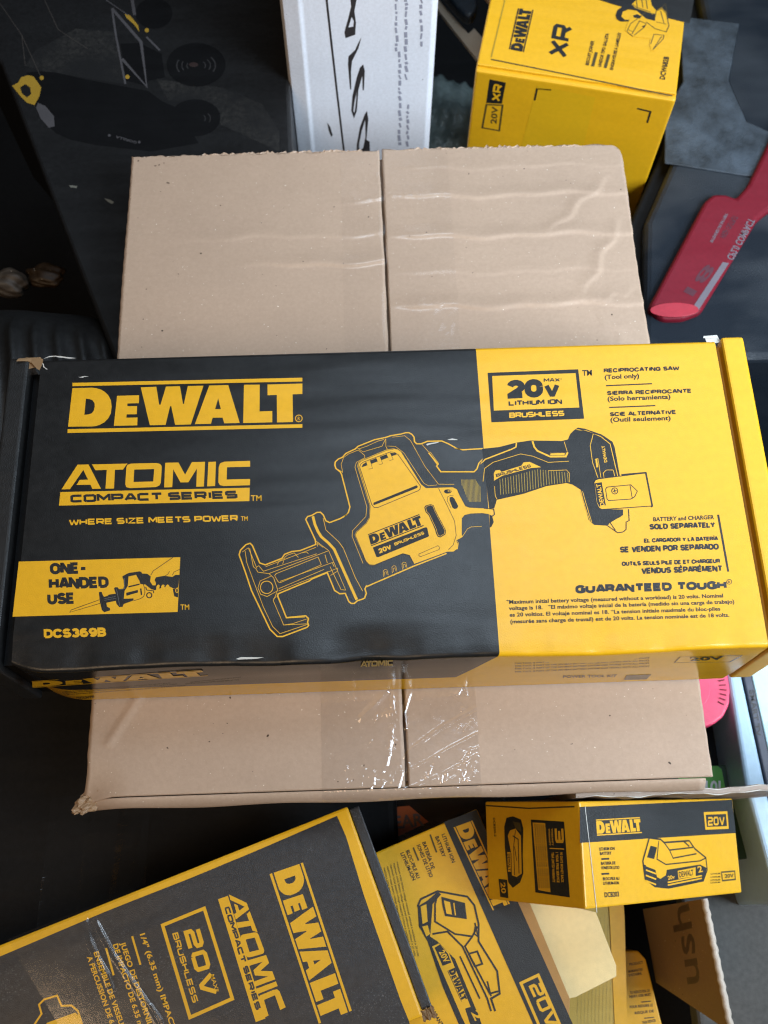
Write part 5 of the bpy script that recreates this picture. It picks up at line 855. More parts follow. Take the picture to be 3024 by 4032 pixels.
def write(ink, col, lay, p0, p1, pt, st, style):
    p0, p1, pt = Vector(p0), Vector(p1), Vector(pt); ux = p1 - p0; uy = pt - p0
    if style in ('techb', 'tech', 'tech2', 'blk', 'blkh'):
        sw = {'techb': .285, 'tech': .235, 'tech2': .20, 'blk': .28, 'blkh': .32}[style]; x = 0; items = []
        for ch in st:
            for l in (GB if style[0] == 'b' else GL).get(ch, []): items.append([(x + px, py) for px, py in l])
            x += ADVB.get(ch, 1.0) + .05 if style[0] == 'b' else ADV.get(ch, 1.2)
        tot = x - (.28 if style[0] == 'b' else .22) + sw
        asp = ux.length / tot / uy.length                     # keep stroke weight even under width scaling
        for l in items:
            pl = [((px + sw / 2) / tot * ux.length, (sw * .5 + py * (1 - sw)) * uy.length) for px, py in l]
            qs = ribbon(pl, sw * uy.length * min(1.1, max(.98 if style[0] == 'b' else .8, asp)))
            ex = ux.normalized(); ey = uy.normalized()
            ink.quads([tuple(p0 + ex * a.x + ey * a.y for a in q) for q in qs], col, lay)
        return
    v, f = glyph_mesh(st, style); z = ink.z(lay); b = len(ink.v); mi = ink.mi(col)
    flip = ux.x * uy.y - ux.y * uy.x < 0
    ink.v += [(*(p0 + ux * a + uy * c), z) for a, c in v]
    for q in f: ink.f.append(tuple(b + i for i in (q[::-1] if flip else q))); ink.m.append(mi)
def prints(face, parent, origin, ux, uy, skip=(), recol=None):
    ux = Vector(ux); uy = Vector(uy); nz = ux.cross(uy); M = Matrix((( ux.x, uy.x, nz.x, origin[0]), (ux.y, uy.y, nz.y, origin[1]), (ux.z, uy.z, nz.z, origin[2]), (0, 0, 0, 1)))
    inks = {}
    for r in ART[face]:
        if r[0] in skip: continue
        ink = inks.setdefault((r[0], len(inks)) if r[0] in ('scuff', 'corner_mark') else (r[0], -1), Ink()); k, col, lay = r[1:4]; col = (recol or {}).get(col, col)
        if k == 'P': ink.tris([r[4]] + list(r[5]), col, lay)
        elif k == 'S': ink.quads(ribbon(r[4], r[5], bool(r[6])), col, lay)
        elif k == 'T': write(ink, col, lay, r[4][0], r[4][1], r[4][2], r[5], r[6])
        else:
            g = quadmap(r[4])
            for o, hs in (LOGO if k == 'L' else ATOM): ink.tris([[tuple(g(u, v)) for u, v in l] for l in [o] + hs], col, lay)
    return {n: i.build(n[0], parent, M) for n, i in inks.items()}
X, Y, Z = (1, 0, 0), (0, 1, 0), (0, 0, 1)
# ------------------------------------------------------------------ setting
structure(box('floor', -1.6, 1.6, -1.2, 2.2, -.5, -.46, 'charcoal', None, 0))
# ------------------------------------------------------------------ large dark printed carton under and behind the kraft one
g = thing('printed_carton', 'large black carton with a dim cart picture, left of the white carton', 'carton', (0, 0, -.03))
prism('body', [(-.34, .56), (-.335, .40), (-.2918, .3422), (-.2292, .1838), (-.176, .05), (-.15, -.10), (-.06, -.17), (.03, -.10), (.02, .205), (-.0615, .205), (-.0645, .30), (-.0685, .56)], -.20, 0, 'glossy_black', g, .003)
prints('gor_top', g, (0, 0, 0), X, Y)
# ------------------------------------------------------------------ plain kraft carton
def crease(x, y):
    """buckled flutes: ridges running across the flaps"""
    z = 0
    wob = .0012 * math.sin(x * 61) + .0009 * math.sin(x * 143 + 1)
    if x > .003:
        s = min(1, max(0, (x - .004) / .02)); e = min(1, max(0, (.165 - x) / .03))
        ys = y - wob
        for yc, a in ((.181, .0016), (.1465, .0020), (.0895, .0022), (.117, .0005), (.206, .0006)):
            d = ys - yc
            prof = math.exp(-(d / .0012) ** 2) if d < 0 else math.exp(-(d / .0075) ** 2)
            z += .66 * a * prof * s * (.55 + .45 * e)
        # diagonal buckles near the right edge
        for (xa, ya, xb, yb, a) in ((.116, .147, .166, .196, .0016), (.135, .095, .170, .160, .0016), (.140, .085, .165, .050, .0007), (.14, .090, .172, .100, .0009)):
            L = math.hypot(xb - xa, yb - ya); t = ((x - xa) * (xb - xa) + (y - ya) * (yb - ya)) / L / L; d = ((x - xa) * (yb - ya) - (y - ya) * (xb - xa)) / L + .002 * math.sin(t * 15)
            if 0 < t < 1: z += .55 * a * math.sin(math.pi * t) ** .6 * (math.exp(-(d / .0013) ** 2) if d > 0 else math.exp(-(d / .006) ** 2))
    else:
        ys = y - wob
        for yc, a, xs in ((.1265, .0016, -.10), (.150, .0006, -.15), (.179, .0013, -.035)):
            d = ys - yc; f = min(1, max(0, (x - xs) / .05)); z += .85 * a * f * (math.exp(-(d / .0013) ** 2) if d < 0 else math.exp(-(d / .008) ** 2))
        for (xa, ya, xb, yb, a) in ((-.142, -.155, -.163, -.19, .0009),):
            L = math.hypot(xb - xa, yb - ya); t = ((x - xa) * (xb - xa) + (y - ya) * (yb - ya)) / L / L; d = ((x - xa) * (yb - ya) - (y - ya) * (xb - xa)) / L
            if -.1 < t < 1.1: z += a * math.exp(-(d / .0025) ** 2)
    # sagging front-left corner, soft bulge of the lid
    c = max(0, 1 - math.hypot(x + .178, y + .224) / .03); z -= .009 * c * c
    z += .0016 * math.cos(x * 7) * math.cos(y * 6) - .0016
    return z
b = thing('plain_carton', 'plain brown cardboard carton with taped centre seam, lying under the black and yellow box', 'carton')
def edge_l(x, y, u, v):
    if u > .999: x += .0004 * math.sin(y * 22) + .00015 * math.sin(y * 210)
    if u < .001: x += .0003 * math.sin(y * 40) + .00012 * math.sin(y * 611)
    if v > .999: y += .0007 * math.sin(x * 310) + .0005 * math.sin(x * 803) - .001
    c = max(0, 1 - math.hypot(x + .178, y + .224) / .016); x -= .004 * c; y -= .004 * c
    return x, y
def edge_r(x, y, u, v):
    if u < .001: x += .00035 * math.sin(y * 22 + .5) + .00015 * math.sin(y * 170)
    if v > .999: y += .0006 * math.sin(x * 290)
    if u > .999: x += .0005 * math.sin(y * 40) + .00012 * math.sin(y * 433)
    r = .009; dx = x - (.1755 - r); dy = y - (.2235 - r)
    if dx > 0 and dy > 0:
        l = math.hypot(dx, dy)
        if l > r: x = .1755 - r + dx / l * r; y = .2235 - r + dy / l * r
    return x, y
grid('flap', -.1755, .0022, -.2215, .2235, 90, 420, crease, 'kraft', b, edge_l, .0032)
grid('flap', .0040, .1755, -.2215, .2235, 110, 420, crease, 'kraft', b, edge_r, .0032)
bm_ = box('side_walls', -.1735, .1725, -.2190, .2195, -.0285, -.0075, 'kraft_edge', b, .0012)
box('under_flap', -.170, .170, -.218, .218, -.0074, -.0052, 'kraft_dark', b, 0)
# front fold standing a little proud, shorter than the flap
def lip(x, y): t = max(0, (-.2222 - y)) / .0052; return crease(x, -.2218) - .0010 - .0042 * t ** 2.2 - .0006 * t
grid('front_fold', -.174, .1712, -.2278, -.2221, 90, 8, lip, 'kraft', b, lambda x, y, u, v: (x, y + (.0004 * math.sin(x * 70) if v < .5 else 0)), .0008)
# crumpled corner and torn paper fibres
def crumple():
    bm = bmesh.new(); bmesh.ops.create_icosphere(bm, subdivisions=4, radius=1); rnd = random.Random(5); ph = [rnd.uniform(0, 6) for _ in range(9)]
    for v in bm.verts:
        p = v.co.copy(); k = 1 + .22 * math.sin(7 * p.x + ph[0]) * math.sin(6 * p.y + ph[1]) + .14 * math.sin(13 * p.z + ph[2] + 4 * p.x) + .09 * math.sin(23 * p.y + ph[3]) * math.sin(19 * p.x + ph[4])
        v.co = (p.x * k * .0085, p.y * k * .0048, p.z * k * .0036)
    me = frombm(bm, 'crumpled_corner'); o = link('crumpled_corner', me, ['kraft_dark'], b, False); o.location = (-.1762, -.2235, -.0098); o.rotation_euler = (0, .2, .6)
crumple()
def fibres(x0, x1, n, seed):
    rnd = random.Random(seed); bm = bmesh.new(); prev = None
    for i in range(n * 3 + 1):
        x = x0 + (x1 - x0) * i / (n * 3); h = max(0, rnd.gauss(.0006, .0008)) if 0 < i < n * 3 else 0; z = crease(x, .2225)
        c = (bm.verts.new((x, .2218, z - .0005)), bm.verts.new((x + rnd.uniform(-.0006, .0006), .2226 + h, z + rnd.uniform(-.0003, .0009))))
        if prev: bm.faces.new((prev[0], c[0], c[1], prev[1]))
        prev = c
    link('torn_edge', frombm(bm, 'torn_edge'), ['kraft'], b)
fibres(-.125, -.010, 22, 11); fibres(.02, .15, 24, 12)
def ridges(x, y, data):
    z = 0
    for pts, w, a in data:
        if not (min(p[0] for p in pts) - 3 < x * 1000 < max(p[0] for p in pts) + 3 and min(p[1] for p in pts) - 3 < y * 1000 < max(p[1] for p in pts) + 3): continue
        for k in range(len(pts) - 1):
            xa, ya = pts[k][0] * .001, pts[k][1] * .001; dx = pts[k + 1][0] * .001 - xa; dy = pts[k + 1][1] * .001 - ya; L2 = dx * dx + dy * dy
            t = ((x - xa) * dx + (y - ya) * dy) / L2
            if -.02 <= t <= 1.02:
                d = ((x - xa) * dy - (y - ya) * dx) / L2 ** .5 * 1000 / w
                if abs(d) < 3: z = max(z, a * .001 * (1 + .08 * math.sin((x + y) * 420 + 2 * math.sin(x * 300))) * math.exp(-d * d) * (min(1, (k + t + .05) * 4) if k == 0 else 1))
    return z
_r = random.Random(3)
def nick(x0, x1, y0, y1, n, steep):
    out = []
    for _ in range(n):
        x, y, l = _r.uniform(x0, x1) * 1000, _r.uniform(y0, y1) * 1000, _r.uniform(1.5, 6); a = _r.gauss(steep, .5)
        out.append(([(x, y), (x + l * math.cos(a) * .5 + _r.uniform(-.4, .4), y + l * math.sin(a) * .5), (x + l * math.cos(a), y + l * math.sin(a))], _r.uniform(.45, .9), _r.uniform(.15, .45)))
    return out
NICKS = nick(.030, .044, -.222, -.165, 16, 1.4) + nick(-.032, .044, -.222, -.208, 34, 1.2) + nick(-.007, -.001, -.215, -.170, 9, 1.5) + nick(-.030, -.012, -.200, -.160, 5, .9)
GLINTS = nick(-.024, -.003, .176, .184, 12, .4) + nick(.018, .044, .087, .0925, 12, .6) + nick(-.003, .0, .197, .208, 4, 1.2) + nick(.036, .046, .068, .074, 5, .7) + nick(.006, .036, .178, .183, 9, .2)
def tape_low(x, y):
    return crease(x, y) + .0006 + ridges(x, y, TAPE_RIDGES) + ridges(x, y, NICKS)
def tape_up(x, y):
    z = crease(x, y) + .0005 + .0005 * math.exp(-((x + .001) / .0016) ** 2) * (.5 + .5 * math.sin(y * 90)) + ridges(x, y, GLINTS)
    return z + .00025 * max(0, math.sin(x * 700 + 40 * y)) * math.exp(-((y - .181) / .004) ** 2) + .0004 * max(0, math.sin(x * 500 - y * 400)) * math.exp(-((y - .0895) / .004) ** 2 - ((x - .035) / .012) ** 2)
grid('packing_tape', -.026, .0505, .0, .2232, 90, 200, tape_up, 'clear_tape', b)
grid('packing_tape', -.044, .0450, -.2222, -.12, 220, 240, tape_low, 'clear_tape_wrinkled', b)
grid('packing_tape', -.044, .0450, -.2278, -.2224, 200, 14, lambda x, y: lip(x, y) + .0009 + .0006 * max(0, math.sin(x * 620 + y * 500) * math.sin(x * 210 + 2)), 'clear_tape_wrinkled', b)
# ------------------------------------------------------------------ reciprocating saw carton
s = thing('saw_box', 'long black and yellow reciprocating saw box lying across the plain brown carton', 'box', (-.0042, -.0774, 0), (0, 0, .0015))
H, D, W = .076, .0902, .1925
def wrap():
    prof = [(-D + .0005, .0005), (-D, .02), (-D, .05)] + [(-D + .0022 * (1 - math.sin(a)) , H - .0022 * (1 - math.cos(a))) for a in [math.pi / 2 * (1 - i / 5) for i in range(6)]]
    prof = [(-D + .0005, .0005), (-D, .02), (-D, .05)]
    r = .0024
    prof += [(-D + r - r * math.cos(a), H - r + r * math.sin(a)) for a in [math.pi / 2 * i / 6 for i in range(7)]]
    prof += [(-D + .006 + i * .0085, H) for i in range(20)] + [(D - r + r * math.sin(a), H - r + r * math.cos(a)) for a in [math.pi / 2 * i / 6 for i in range(7)]] + [(D, .0005)]
    bm = bmesh.new(); nx = 150; rows = []
    for i in range(nx + 1):
        x = -W + 2 * W * i / nx; row = []
        for (y, z) in prof:
            yy, zz = y, z
            if y < -D + .012 and z > H - .01:                                  # dents along the front fold
                t = min(1, (z - (H - .01)) / .008)
                zz -= t * (.0007 * (1 + math.sin(x * 60 + 1)) * .5 + .0022 * math.exp(-((x + .012) / .016) ** 2) + .0016 * math.exp(-((x + .068) / .012) ** 2) + .0006 * max(0, math.sin(x * 190)))
                yy += t * (.0016 * math.exp(-((x + .012) / .014) ** 2)) + .0006 * math.sin(x * 45)
            if x < -W + .02 and y < -D + .03: yy += .005 * (1 - (x + W) / .02) ** 2 * max(0, min(1, (-D + .03 - y) / .03))
            row.append(bm.verts.new((x, yy, zz)))
        rows.append(row)
    for i in range(nx):
        for j in range(len(prof) - 1): bm.faces.new((rows[i][j], rows[i + 1][j], rows[i + 1][j + 1], rows[i][j + 1]))
    for f in bm.faces:
        if f.calc_center_median().y < -D + .0002 or f.calc_center_median().z < H - .003: f.material_index = 1
    return link('lid', frombm(bm, 'lid'), ['saw_wrap', 'saw_front_wrap'], s, True)
lid = wrap()
box('end_wall', -.2105, -.1995, -D + .002, D + .001, .0005, H + .0008, 'black', s, .0016, 3)
box('end_wall', .1960, .2090, -D + .0005, D + .0015, .0005, H + .0012, 'yellow', s, .0020, 3)
box('inner_flap', -.1994, -.1926, -D + .006, D - .004, .001, H - .010, 'charcoal', s, 0)
box('inner_flap', .1926, .1959, -D + .003, D - .002, .001, H - .0045, 'orange_yellow', s, 0)
prints('saw_top', lid, (0, 0, H), X, Y); prints('saw_front', lid, (0, -D, .038), X, Z)
def curled_corner(name, x, y, z, mat, sc=1):
    bm = bmesh.new(); rows = []
    for i in range(9):
        t = i / 8; row = []
        for j in range(6):
            u = j / 5; row.append(bm.verts.new((x + sc * (.010 * u - .004 * t), y + sc * (.006 * math.sin(t * 2.6) + .002 * u), z + sc * (.0045 * (1 - math.cos(t * 2.6)) * .5 - .004 * t * u))))
        rows.append(row)
    for i in range(8):
        for j in range(5): bm.faces.new((rows[i][j], rows[i][j + 1], rows[i + 1][j + 1], rows[i + 1][j]))
    link(name, frombm(bm, name), [mat], s, True)
curled_corner('torn_corner', -.2015, .0845, H - .001, 'papertan'); curled_corner('torn_corner', .1885, .0880, H - .001, 'paperwhite', .8)
curled_corner('torn_corner', -.2035, -.0880, H - .002, 'paperwhite', .5)
# ------------------------------------------------------------------ tool box at the back right
x = thing('tool_box', 'tall yellow tool box with a small joiner picture, behind the brown carton at upper right', 'box', (.0797, .3192, -.02), (0, 0, math.radians(-12.8)))
xb = box('body', 0, .1548, -.003, .23, -.40, -.0022, 'yellow', x, .0022, 3)
xl = box('lid', .0008, .1540, .0015, .229, -.0021, -.0002, 'yellow', x, .0009, 2)
prints('xr_top', xl, (0, 0, 0), X, Y); prints('xr_front', xb, (0, -.003, 0), X, Z)
# ------------------------------------------------------------------ white carton
wt = thing('white_carton', 'tall white carton with dark lettering running down it, behind the brown carton', 'carton', (0, .315, -.4))
prism('body', [(-.0660, .0045), (-.0640, .0012), (-.0525, -.0012), (-.0497, 0), (.0428, 0), (.0462, .0022), (.0475, .008), (.0475, .16), (-.0660, .16)], 0, .54, 'white_carton', wt, .0008)
prints('white_front', wt, (0, 0, .4), X, Z)
# ------------------------------------------------------------------ impact driver box, lower left
im = thing('driver_box', 'scuffed black box with yellow border and large logo at the lower left', 'box', (-.0314, -.2262, -.05), (0, 0, math.radians(19.3)))
box('body', -.34, .0, -.1215, .0, -.034, -.0001, 'yellow', im, .0016, 2)
box('side_panel', .0004, .0065, -.119, -.002, -.034, -.0022, 'black_scuffed', im, .0008)
prints('impact_top', im, (0, 0, 0), X, Y, recol={'black': 'black_scuffed'})
def torn_bit():
    rnd = random.Random(9); bm = bmesh.new(); n = 16; rows = []
    for k in range(n + 1):
        t = k / n; x0 = -.001 + .008 * t; row = []
        for m in range(5): row.append(bm.verts.new((x0 + rnd.uniform(-.0004, .0004), -.1185 - .0016 * m + rnd.uniform(-.0006, .0006), -.0004 - .0012 * m + rnd.uniform(0, .0012))))
        rows.append(row)
    for k in range(n):
        for m in range(4): bm.faces.new((rows[k][m], rows[k + 1][m], rows[k + 1][m + 1], rows[k][m + 1]))
    link('torn_corner', frombm(bm, 'torn_corner'), ['papertan'], im)
torn_bit()
def film(name, pts, mat, parent, z):
    """strip of clear tape between two edge polylines, rippled"""
    a, bb = pts; bm = bmesh.new(); rows = []; n = 60; m = 24
    for i in range(n + 1):
        t = i / n; p = Vector(a[0]).lerp(Vector(a[1]), t); q = Vector(bb[0]).lerp(Vector(bb[1]), t); row = []
        for j in range(m + 1):
            u = j / m; r = p.lerp(q, u); rip = .0011 * max(0, math.sin(u * 19 + 1.4 * t + .6) - .72) / .28 + .0007 * max(0, math.sin(u * 41 + 7 * t) - .6)
            row.append(bm.verts.new((r.x, r.y, z(t) + rip)))
        rows.append(row)
    for i in range(n):
        for j in range(m): bm.faces.new((rows[i][j], rows[i + 1][j], rows[i + 1][j + 1], rows[i][j + 1]))
    return link(name, frombm(bm, name), [mat], parent, True)
grid('packing_tape', -.215, -.078, -.1215, .0012, 260, 200, lambda x, y: .0008 + ridges(x, y, DRIVER_TAPE_RIDGES), 'flat_tape', im, lambda x, y, u, v: (-.207 + .075 * u + (.0012 - y) * .30, y))
film('tape_end', (((-.172, .075), (-.190, .0012)), ((-.112, .058), (-.125, .0012))), 'dark_film', im, lambda t: -.03 + .0306 * t)
# ------------------------------------------------------------------ battery boxes
bt = thing('battery_box', 'yellow battery box with blue black side band, slanting beside the scuffed black box', 'box', (.0497, -.2272, -.09), (0, 0, math.radians(20.5)))
box('body', -.115, .0005, -.17, .0005, -.06, -.0001, 'yellow', bt, .0012)
prints('batt_top', bt, (0, 0, 0), X, Y)
sm = thing('small_battery_box', 'small two sided yellow and black battery box below the cardboard sheet edge', 'box', (.1004, -.2599, -.0168), (.1769, -.9325, -.164))
box('body', -.0797, -.0001, -.0287, .0287, -.1435, -.0001, 'yellow', sm, .0011, 2)
prints('small_left', sm, (0, 0, 0), X, Y, recol={'yellow': 'orange_yellow'})
def prints_m(face, parent, f3, recol=None):
    inks = {}
    for r in ART[face]:
        ink = inks.setdefault(r[0], Ink()); k, col, lay = r[1:4]
        if k == 'P': ink.tris([r[4]] + list(r[5]), col, lay)
        elif k == 'S': ink.quads(ribbon(r[4], r[5], bool(r[6])), col, lay)
        elif k == 'T': write(ink, col, lay, r[4][0], r[4][1], r[4][2], r[5], r[6])
        else:
            g2 = quadmap(r[4])
            for o, hs in (LOGO if k == 'L' else ATOM): ink.tris([[tuple(g2(u, v)) for u, v in l] for l in [o] + hs], col, lay)
    for n, i in inks.items():
        me = bpy.data.meshes.new(n); me.from_pydata([f3(a * .001, c * .001, zz * .001) for a, c, zz in i.v], [], [q[::-1] for q in i.f]); me.polygons.foreach_set('material_index', i.m); link(n, me, i.mats, parent); me.update()
prints_m('small_right', sm, lambda a, c, zz: (zz, c, a))
# ------------------------------------------------------------------ cardboard sheet edge above the small box
rim = thing('cardboard_sheet', 'edge of a grey brown cardboard sheet standing between the brown carton and small battery box', 'cardboard', (0, 0, 0))
def sheet():
    bm = bmesh.new(); n = 60; A = []
    for i in range(n + 1):
        xx = .099 + (.34 - .099) * i / n; w = .0006 * math.sin(xx * 130) + .0003 * math.sin(xx * 410)
        A.append([bm.verts.new((xx, yy + w, zz)) for yy, zz in ((-.2262, -.0120), (-.2268, -.0108), (-.2290, -.0108), (-.2298, -.0114), (-.2200, -.16), (-.2165, -.16))])
    for i in range(n):
        for j in range(6): bm.faces.new((A[i][j], A[i + 1][j], A[i + 1][(j + 1) % 6], A[i][(j + 1) % 6]))
    bm.faces.new(A[0]); bm.faces.new(A[-1])
    link('sheet', frombm(bm, 'sheet'), ['kraft_grey'], rim)
    bm = bmesh.new()                                                            # white top liner along both edges
    for yy, zz, h in ((-.2266, -.01065, .0005), (-.2294, -.0109, .0006)):
        prev = None
        for i in range(n + 1):
            xx = .099 + (.34 - .099) * i / n; w = .0006 * math.sin(xx * 130) + .0003 * math.sin(xx * 410); t = h * (.6 + .5 * math.sin(xx * 290))
            c = (bm.verts.new((xx, yy + w, zz)), bm.verts.new((xx, yy + w - t, zz)))
            if prev: bm.faces.new((prev[0], c[0], c[1], prev[1]))
            prev = c
    link('paper_liner', frombm(bm, 'paper_liner'), ['paperwhite'], rim)
sheet()
# ------------------------------------------------------------------ lower right: opened box, its flap, spare boxes and carton wall
ob = thing('opened_box', 'opened mustard box with fine print and a pale cream flap, under the small battery box', 'box', (.12, -.29, -.17))
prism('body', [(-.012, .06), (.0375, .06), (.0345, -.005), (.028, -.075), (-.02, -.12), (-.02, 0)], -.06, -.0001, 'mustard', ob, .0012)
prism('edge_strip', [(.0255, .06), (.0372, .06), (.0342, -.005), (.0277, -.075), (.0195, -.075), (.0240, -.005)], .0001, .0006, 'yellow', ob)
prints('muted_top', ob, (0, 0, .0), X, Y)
fl = prism('flap', [(-.040, .012), (.0049, -.0006), (.0144, -.0323), (.0137, -.0385), (-.0132, -.0494), (-.0175, -.0500), (-.032, -.012)], .049, .0508, 'cream', ob, .0004)
prism('side_flap', [(-.050, .010), (-.0375, .006), (-.0175, -.050), (-.0195, -.062)], .0520, .0555, 'tan', ob, .0004)
lo = thing('instruction_box', 'yellow box with small black text lines, deep in the gap at lower right', 'box', (.155, -.31, -.2))
prism('body', [(-.004, -.0075), (.0130, -.0072), (.0178, -.0130), (.0245, -.06), (.028, -.09), (-.004, -.09)], -.1, -.0001, 'yellow', lo, .001)
prints('low_top', lo, (0, 0, 0), X, Y)
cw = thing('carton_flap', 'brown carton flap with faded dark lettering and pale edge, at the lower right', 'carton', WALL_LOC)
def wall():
    u, v = Vector(WALL_U), Vector(WALL_V); n = u.cross(v)
    if n.z < 0: n = -n
    bm = bmesh.new(); P4 = [u * a + v * c for a, c in WALL_PTS]
    top = [bm.verts.new(p - n * .0002) for p in P4]; bot = [bm.verts.new(p - n * .0035) for p in P4]
    bm.faces.new(top); bm.faces.new(bot)
    for k in range(4): q = (k + 1) % 4; bm.faces.new((top[k], bot[k], bot[q], top[q]))
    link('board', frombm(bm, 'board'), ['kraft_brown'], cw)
    bm = bmesh.new(); m = 40; prev = None; L = WALL_PTS[1][0]
    for k in range(m + 1):
        c = u * (L * k / m) + v * -.0008 - n * (.0016 + .0003 * math.sin(k * 1.7)); ring = [bm.verts.new(c + v * (.0022 * math.cos(t * math.pi / 4) + .0003 * math.sin(k * 2.3)) + n * .0022 * math.sin(t * math.pi / 4)) for t in range(8)]
        if prev:
            for t in range(8): bm.faces.new((prev[t], ring[t], ring[(t + 1) % 8], prev[(t + 1) % 8]))
        prev = ring
    link('folded_edge', frombm(bm, 'folded_edge'), ['kraft_pale'], cw, True)
    for r in prints('cwall_face', cw, (0, 0, 0), WALL_U, WALL_V).values(): pass
wall()
gf = thing('grey_tote', 'plain grey tote lid in half shadow at the lower right corner', 'tote', (.25, -.31, -.2))
box('lid', -.046, .2, -.2, .09, -.02, 0, 'grey_floor', gf, .004, 3)
# ------------------------------------------------------------------ right edge
pk = thing('pink_cap', 'rounded pink plastic cap beside the right edge of the brown carton', 'cap', (.212, -.15, -.12))
prism('cap', [(-.04, .04), (.0195, .04), (.0226, .030), (.0226, .0), (.0205, -.010), (.0150, -.0185), (.0075, -.0235), (-.002, -.026), (-.04, -.026)], -.012, 0, 'pink', pk, .002)
prism('raised_disc', [(-.004 + .0125 * math.cos(i * math.pi / 14), .003 + .0145 * math.sin(i * math.pi / 14)) for i in range(28)], .0001, .0012, 'pink', pk, .0005)
def rows():
    bm = bmesh.new()
    for i in range(9):
        a = -.55 + i * .14; c = Vector((-.004 + .0215 * math.cos(a), .003 + .0235 * math.sin(a))); u = Vector((math.cos(a), math.sin(a))) * .0022; v = Vector((-math.sin(a), math.cos(a))) * .0004
        q = [bm.verts.new((*p, .0006)) for p in (c - u - v, c + u - v, c + u + v, c - u + v)]; bm.faces.new(q)
    link('moulded_marks', frombm(bm, 'moulded_marks'), ['crimson'], pk)
rows()
st = thing('screen_box', 'pale blue and white flat box with a dark lettered band, standing at the right edge', 'box', (.24, -.14, -.12))
def slab(name, pts, mat, z0, z1, bev=.001): return prism(name, pts, z0, z1, mat, st, bev)
slab('edge_trim', [(-.0050, .03), (.0040, .03), (.0042, .006), (.0125, -.150), (.0035, -.150), (-.0048, -.075), (-.0050, .006)], 'skyblue', -.2, -.001, .003)
slab('dark_band', [(.0042, .03), (.0108, .03), (.0110, .006), (.0190, -.150), (.0127, -.150)], 'slate', -.2, -.0012)
slab('front_panel', [(.0110, .03), (.12, .03), (.12, -.150), (.0192, -.150), (.0112, .006)], 'cyan', -.2, -.001)
prints('strip_top', st, (0, 0, -.0009), X, Y)
gn = thing('label_can', 'dark green container with bright green volume label, right of the brown carton', 'container', (.22, -.2, -.155))
box('body', -.03, .032, -.06, .0035, -.08, -.0005, 'darkgreen', gn, .002)
prism('green_label', [(-.02, .0028), (.0092, .0028), (.0115, .0005), (.0128, -.03), (-.02, -.03)], -.0003, .0003, 'green', gn)
prints('green_top', gn, (0, 0, .0003), X, Y)
dk = thing('dark_tray', 'black plastic tray below the pink cap at the right', 'tray', (.22, -.18, -.17))
box('base', -.06, .03, -.02, .06, -.02, -.001, 'charcoal', dk, .002)
# ------------------------------------------------------------------ orange labelled pack glimpsed below the front edge
og = thing('blister_pack', 'dark film wrapped pack with an orange label, in the gap below the taped edge', 'pack', (0, -.22, -.14))
box('body', -.03, .075, -.06, .02, -.05, -.0004, 'charcoal', og, .002)
prints('orange_top', og, (0, 0, -.0003), X, Y)
film('film_wrap', (((-.026, .012), (-.026, -.035)), ((.06, .012), (.06, -.035))), 'clear_tape_wrinkled', og, lambda t: .0012)
# ------------------------------------------------------------------ dark tool case and red pack, right
dc = thing('tool_case', 'large black hard case catching blue light, at the upper right', 'case', (.3, .3, -.1))
prism('shell', [(0, .30), (0, .14), (-.042, .009), (-.0815, -.07), (-.10, -.20), (.3, -.20), (.3, .30)], -.3, 0, 'hard_case', dc, .006)
prism('lower_rim', [(-.012, .30), (-.012, .142), (-.054, .011), (-.0935, -.068), (-.112, -.20), (-.098, -.20), (-.079, -.07), (-.040, .009), (.002, .14), (.002, .30)], -.3, -.012, 'charcoal', dc, .003)
prism('light_patch', [(-.022, .150), (.030, .140), (.010, .075), (.018, .030), (.055, .005), (.020, -.030), (-.058, -.012), (-.050, .040), (-.030, .075)], .0, .0012, 'light_patch_plastic', dc, .0011)  # added plate; the patch of bluish light is put into its colour
rp = thing('red_pack', 'red plastic pack with pale lettering, leaning on the black hard case', 'pack', (.27, .2, -.094))
prism('shell', [(.10, .19), (.0629, .108), (.0358, .060), (.0243, .0475), (.0165, .0516), (.006, .0519), (-.0024, .0445), (-.0612, -.0547), (-.0575, -.060), (-.0516, -.0654), (-.0358, -.0659), (-.0200, -.0600), (.0385, .0255), (.0495, .0345), (.10, .06)], -.02, -.0001, 'crimson', rp, .0035)
prism('end_cap', [(-.0605 + .019 * (1 + math.cos(i * math.pi / 12)), -.0585 + .0065 * math.sin(i * math.pi / 12)) for i in range(24)], .0, .0012, 'brightred', rp, .0004)
prints('red_top', rp, (0, 0, 0), X, Y)
# ------------------------------------------------------------------ back gap: plastic bag, beige board, black grip
bg_ = thing('plastic_bag', 'crinkled clear plastic bag in the gap between white carton and yellow tool box', 'bag', (.085, .50, -.31))
def bag():
    bm = bmesh.new(); bmesh.ops.create_icosphere(bm, subdivisions=5, radius=1)
    for v in bm.verts:
        p = v.co.copy(); k = 1 + .06 * math.sin(9 * p.x + 3 * p.y) + .05 * math.sin(14 * p.y + 5 * p.z) + .03 * math.sin(27 * p.x - 11 * p.y)
        v.co = (p.x * k * .055, p.y * k * .085, p.z * k * .03)
    link('film', frombm(bm, 'film'), ['clear_bag'], bg_, True)
bag()
bd = thing('beige_board', 'beige cardboard strip slanting across the back gap', 'cardboard', (0, 0, -.15))
prism('strip', [(.060, .5405), (.0655, .5405), (.0950, .4900), (.1010, .4965), (.112, .478), (.108, .452), (.1020, .4560), (.0640, .5280)], -.004, 0, 'kraft_beige', bd, .0006)
b2 = thing('orange_board', 'orange brown cardboard edge beside the yellow tool box at the top', 'cardboard', (0, 0, -.13))
prism('strip', [(.090, .545), (.1010, .530), (.1165, .5030), (.130, .5000), (.135, .545)], -.004, 0, 'kraft_orange', b2, .0006)
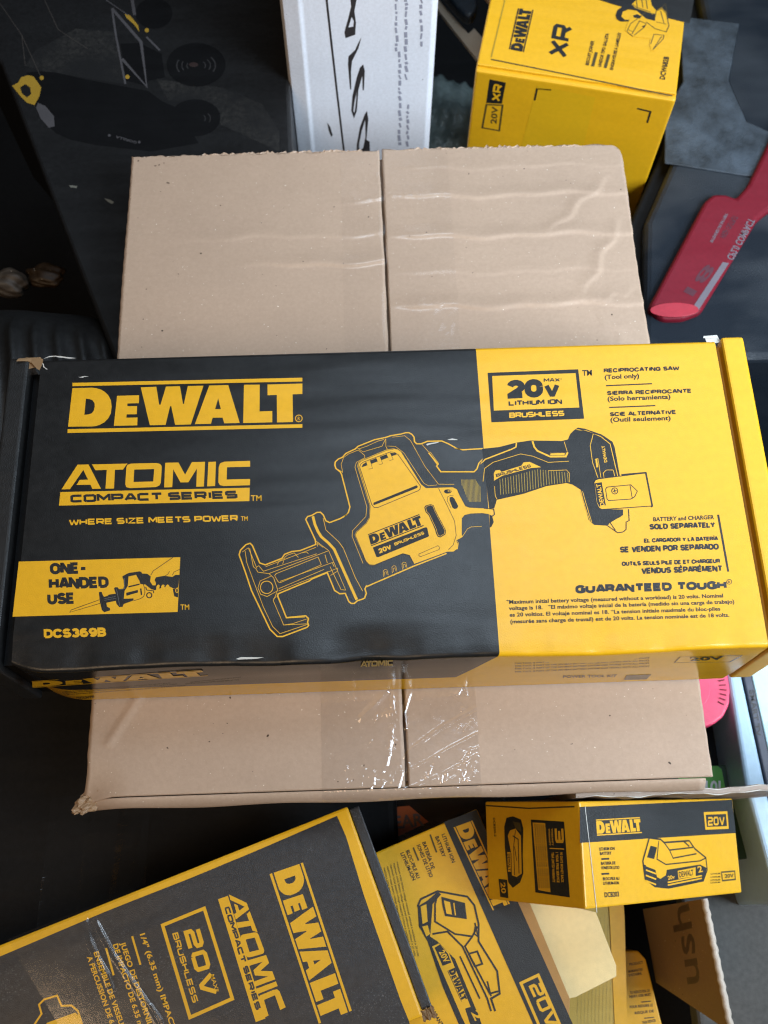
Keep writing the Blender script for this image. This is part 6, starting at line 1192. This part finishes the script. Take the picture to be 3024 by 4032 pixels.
gp = thing('black_grip', 'black plastic grip resting on the beige cardboard strip', 'grip', (0, 0, -.145))
prism('grip', [(.0690, .545), (.0720, .5270), (.0835, .5060), (.0900, .4960), (.0960, .4925), (.1010, .4985), (.1040, .5080), (.1000, .545)], -.001, .012, 'casing', gp, .004)
# ------------------------------------------------------------------ left: ribbed pouch, scraps
rb = thing('ribbed_bag', 'black ribbed plastic wrapped bundle at the left edge above the black and yellow box', 'bag', (-.262, .075, -.06))
def ribs():
    bm = bmesh.new(); n = 120; m = 30; rows = []
    for i in range(n + 1):
        u = i / n; xx = -.09 + .175 * u; row = []
        for j in range(m + 1):
            t = j / m; yy = -.09 + .145 * t
            e = max(0, 1 - ((xx - .0) / .088) ** 2) ** .5 if xx > 0 else 1
            z = .045 * e * max(0, 1 - ((t - .45) / .56) ** 2) ** .6
            rib = .5 + .5 * math.sin(xx * 420 + 2.6 * t * t * 3 + .4 * math.sin(yy * 60)); fade = max(0, min(1, (.86 - t) / .12))
            z += .0042 * rib ** 2 * fade * e + .0015 * math.sin(xx * 90 + yy * 50) * e
            row.append(bm.verts.new((xx, yy * (.35 + .65 * e) , z)))
        rows.append(row)
    for i in range(n):
        for j in range(m): bm.faces.new((rows[i][j], rows[i + 1][j], rows[i + 1][j + 1], rows[i][j + 1]))
    link('wrap', frombm(bm, 'wrap'), ['black_wrap'], rb, True)
    box('bundle', -.09, .07, -.04, .03, -.1, .0, 'charcoal', rb, .004)
ribs()
def lump(name, label, cat, loc, r, mat, seed):
    bm = bmesh.new(); bmesh.ops.create_icosphere(bm, subdivisions=4, radius=1); rd = random.Random(seed); a, c, d = (rd.uniform(0, 6) for _ in range(3))
    for v in bm.verts:
        p = v.co.copy(); k = 1 + .12 * math.sin(3 * p.x + a) * math.sin(5 * p.y + d) + .08 * math.sin(9 * p.y + c + 3 * p.x) + .05 * math.sin(13 * p.z + d + 6 * p.x); v.co = (p.x * k * r[0], p.y * k * r[1], p.z * k * r[2])
    o = link(name, frombm(bm, name), [mat], None, True); o.location = loc; return tag(o, label, cat)
lump('paper_ball', 'crumpled beige paper at the left edge above the ribbed bundle', 'paper', (-.294, .189, -.105), (.014, .012, .01), 'scrap_beige', 2)
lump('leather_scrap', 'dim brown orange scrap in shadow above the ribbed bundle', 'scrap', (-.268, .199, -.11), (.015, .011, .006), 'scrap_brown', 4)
lt = thing('black_tote', 'black tote lid in deep shadow at the lower left', 'tote', (-.3, -.25, -.13))
box('lid', -.25, .30, -.2, .16, -.03, 0, 'charcoal', lt, .006, 3)
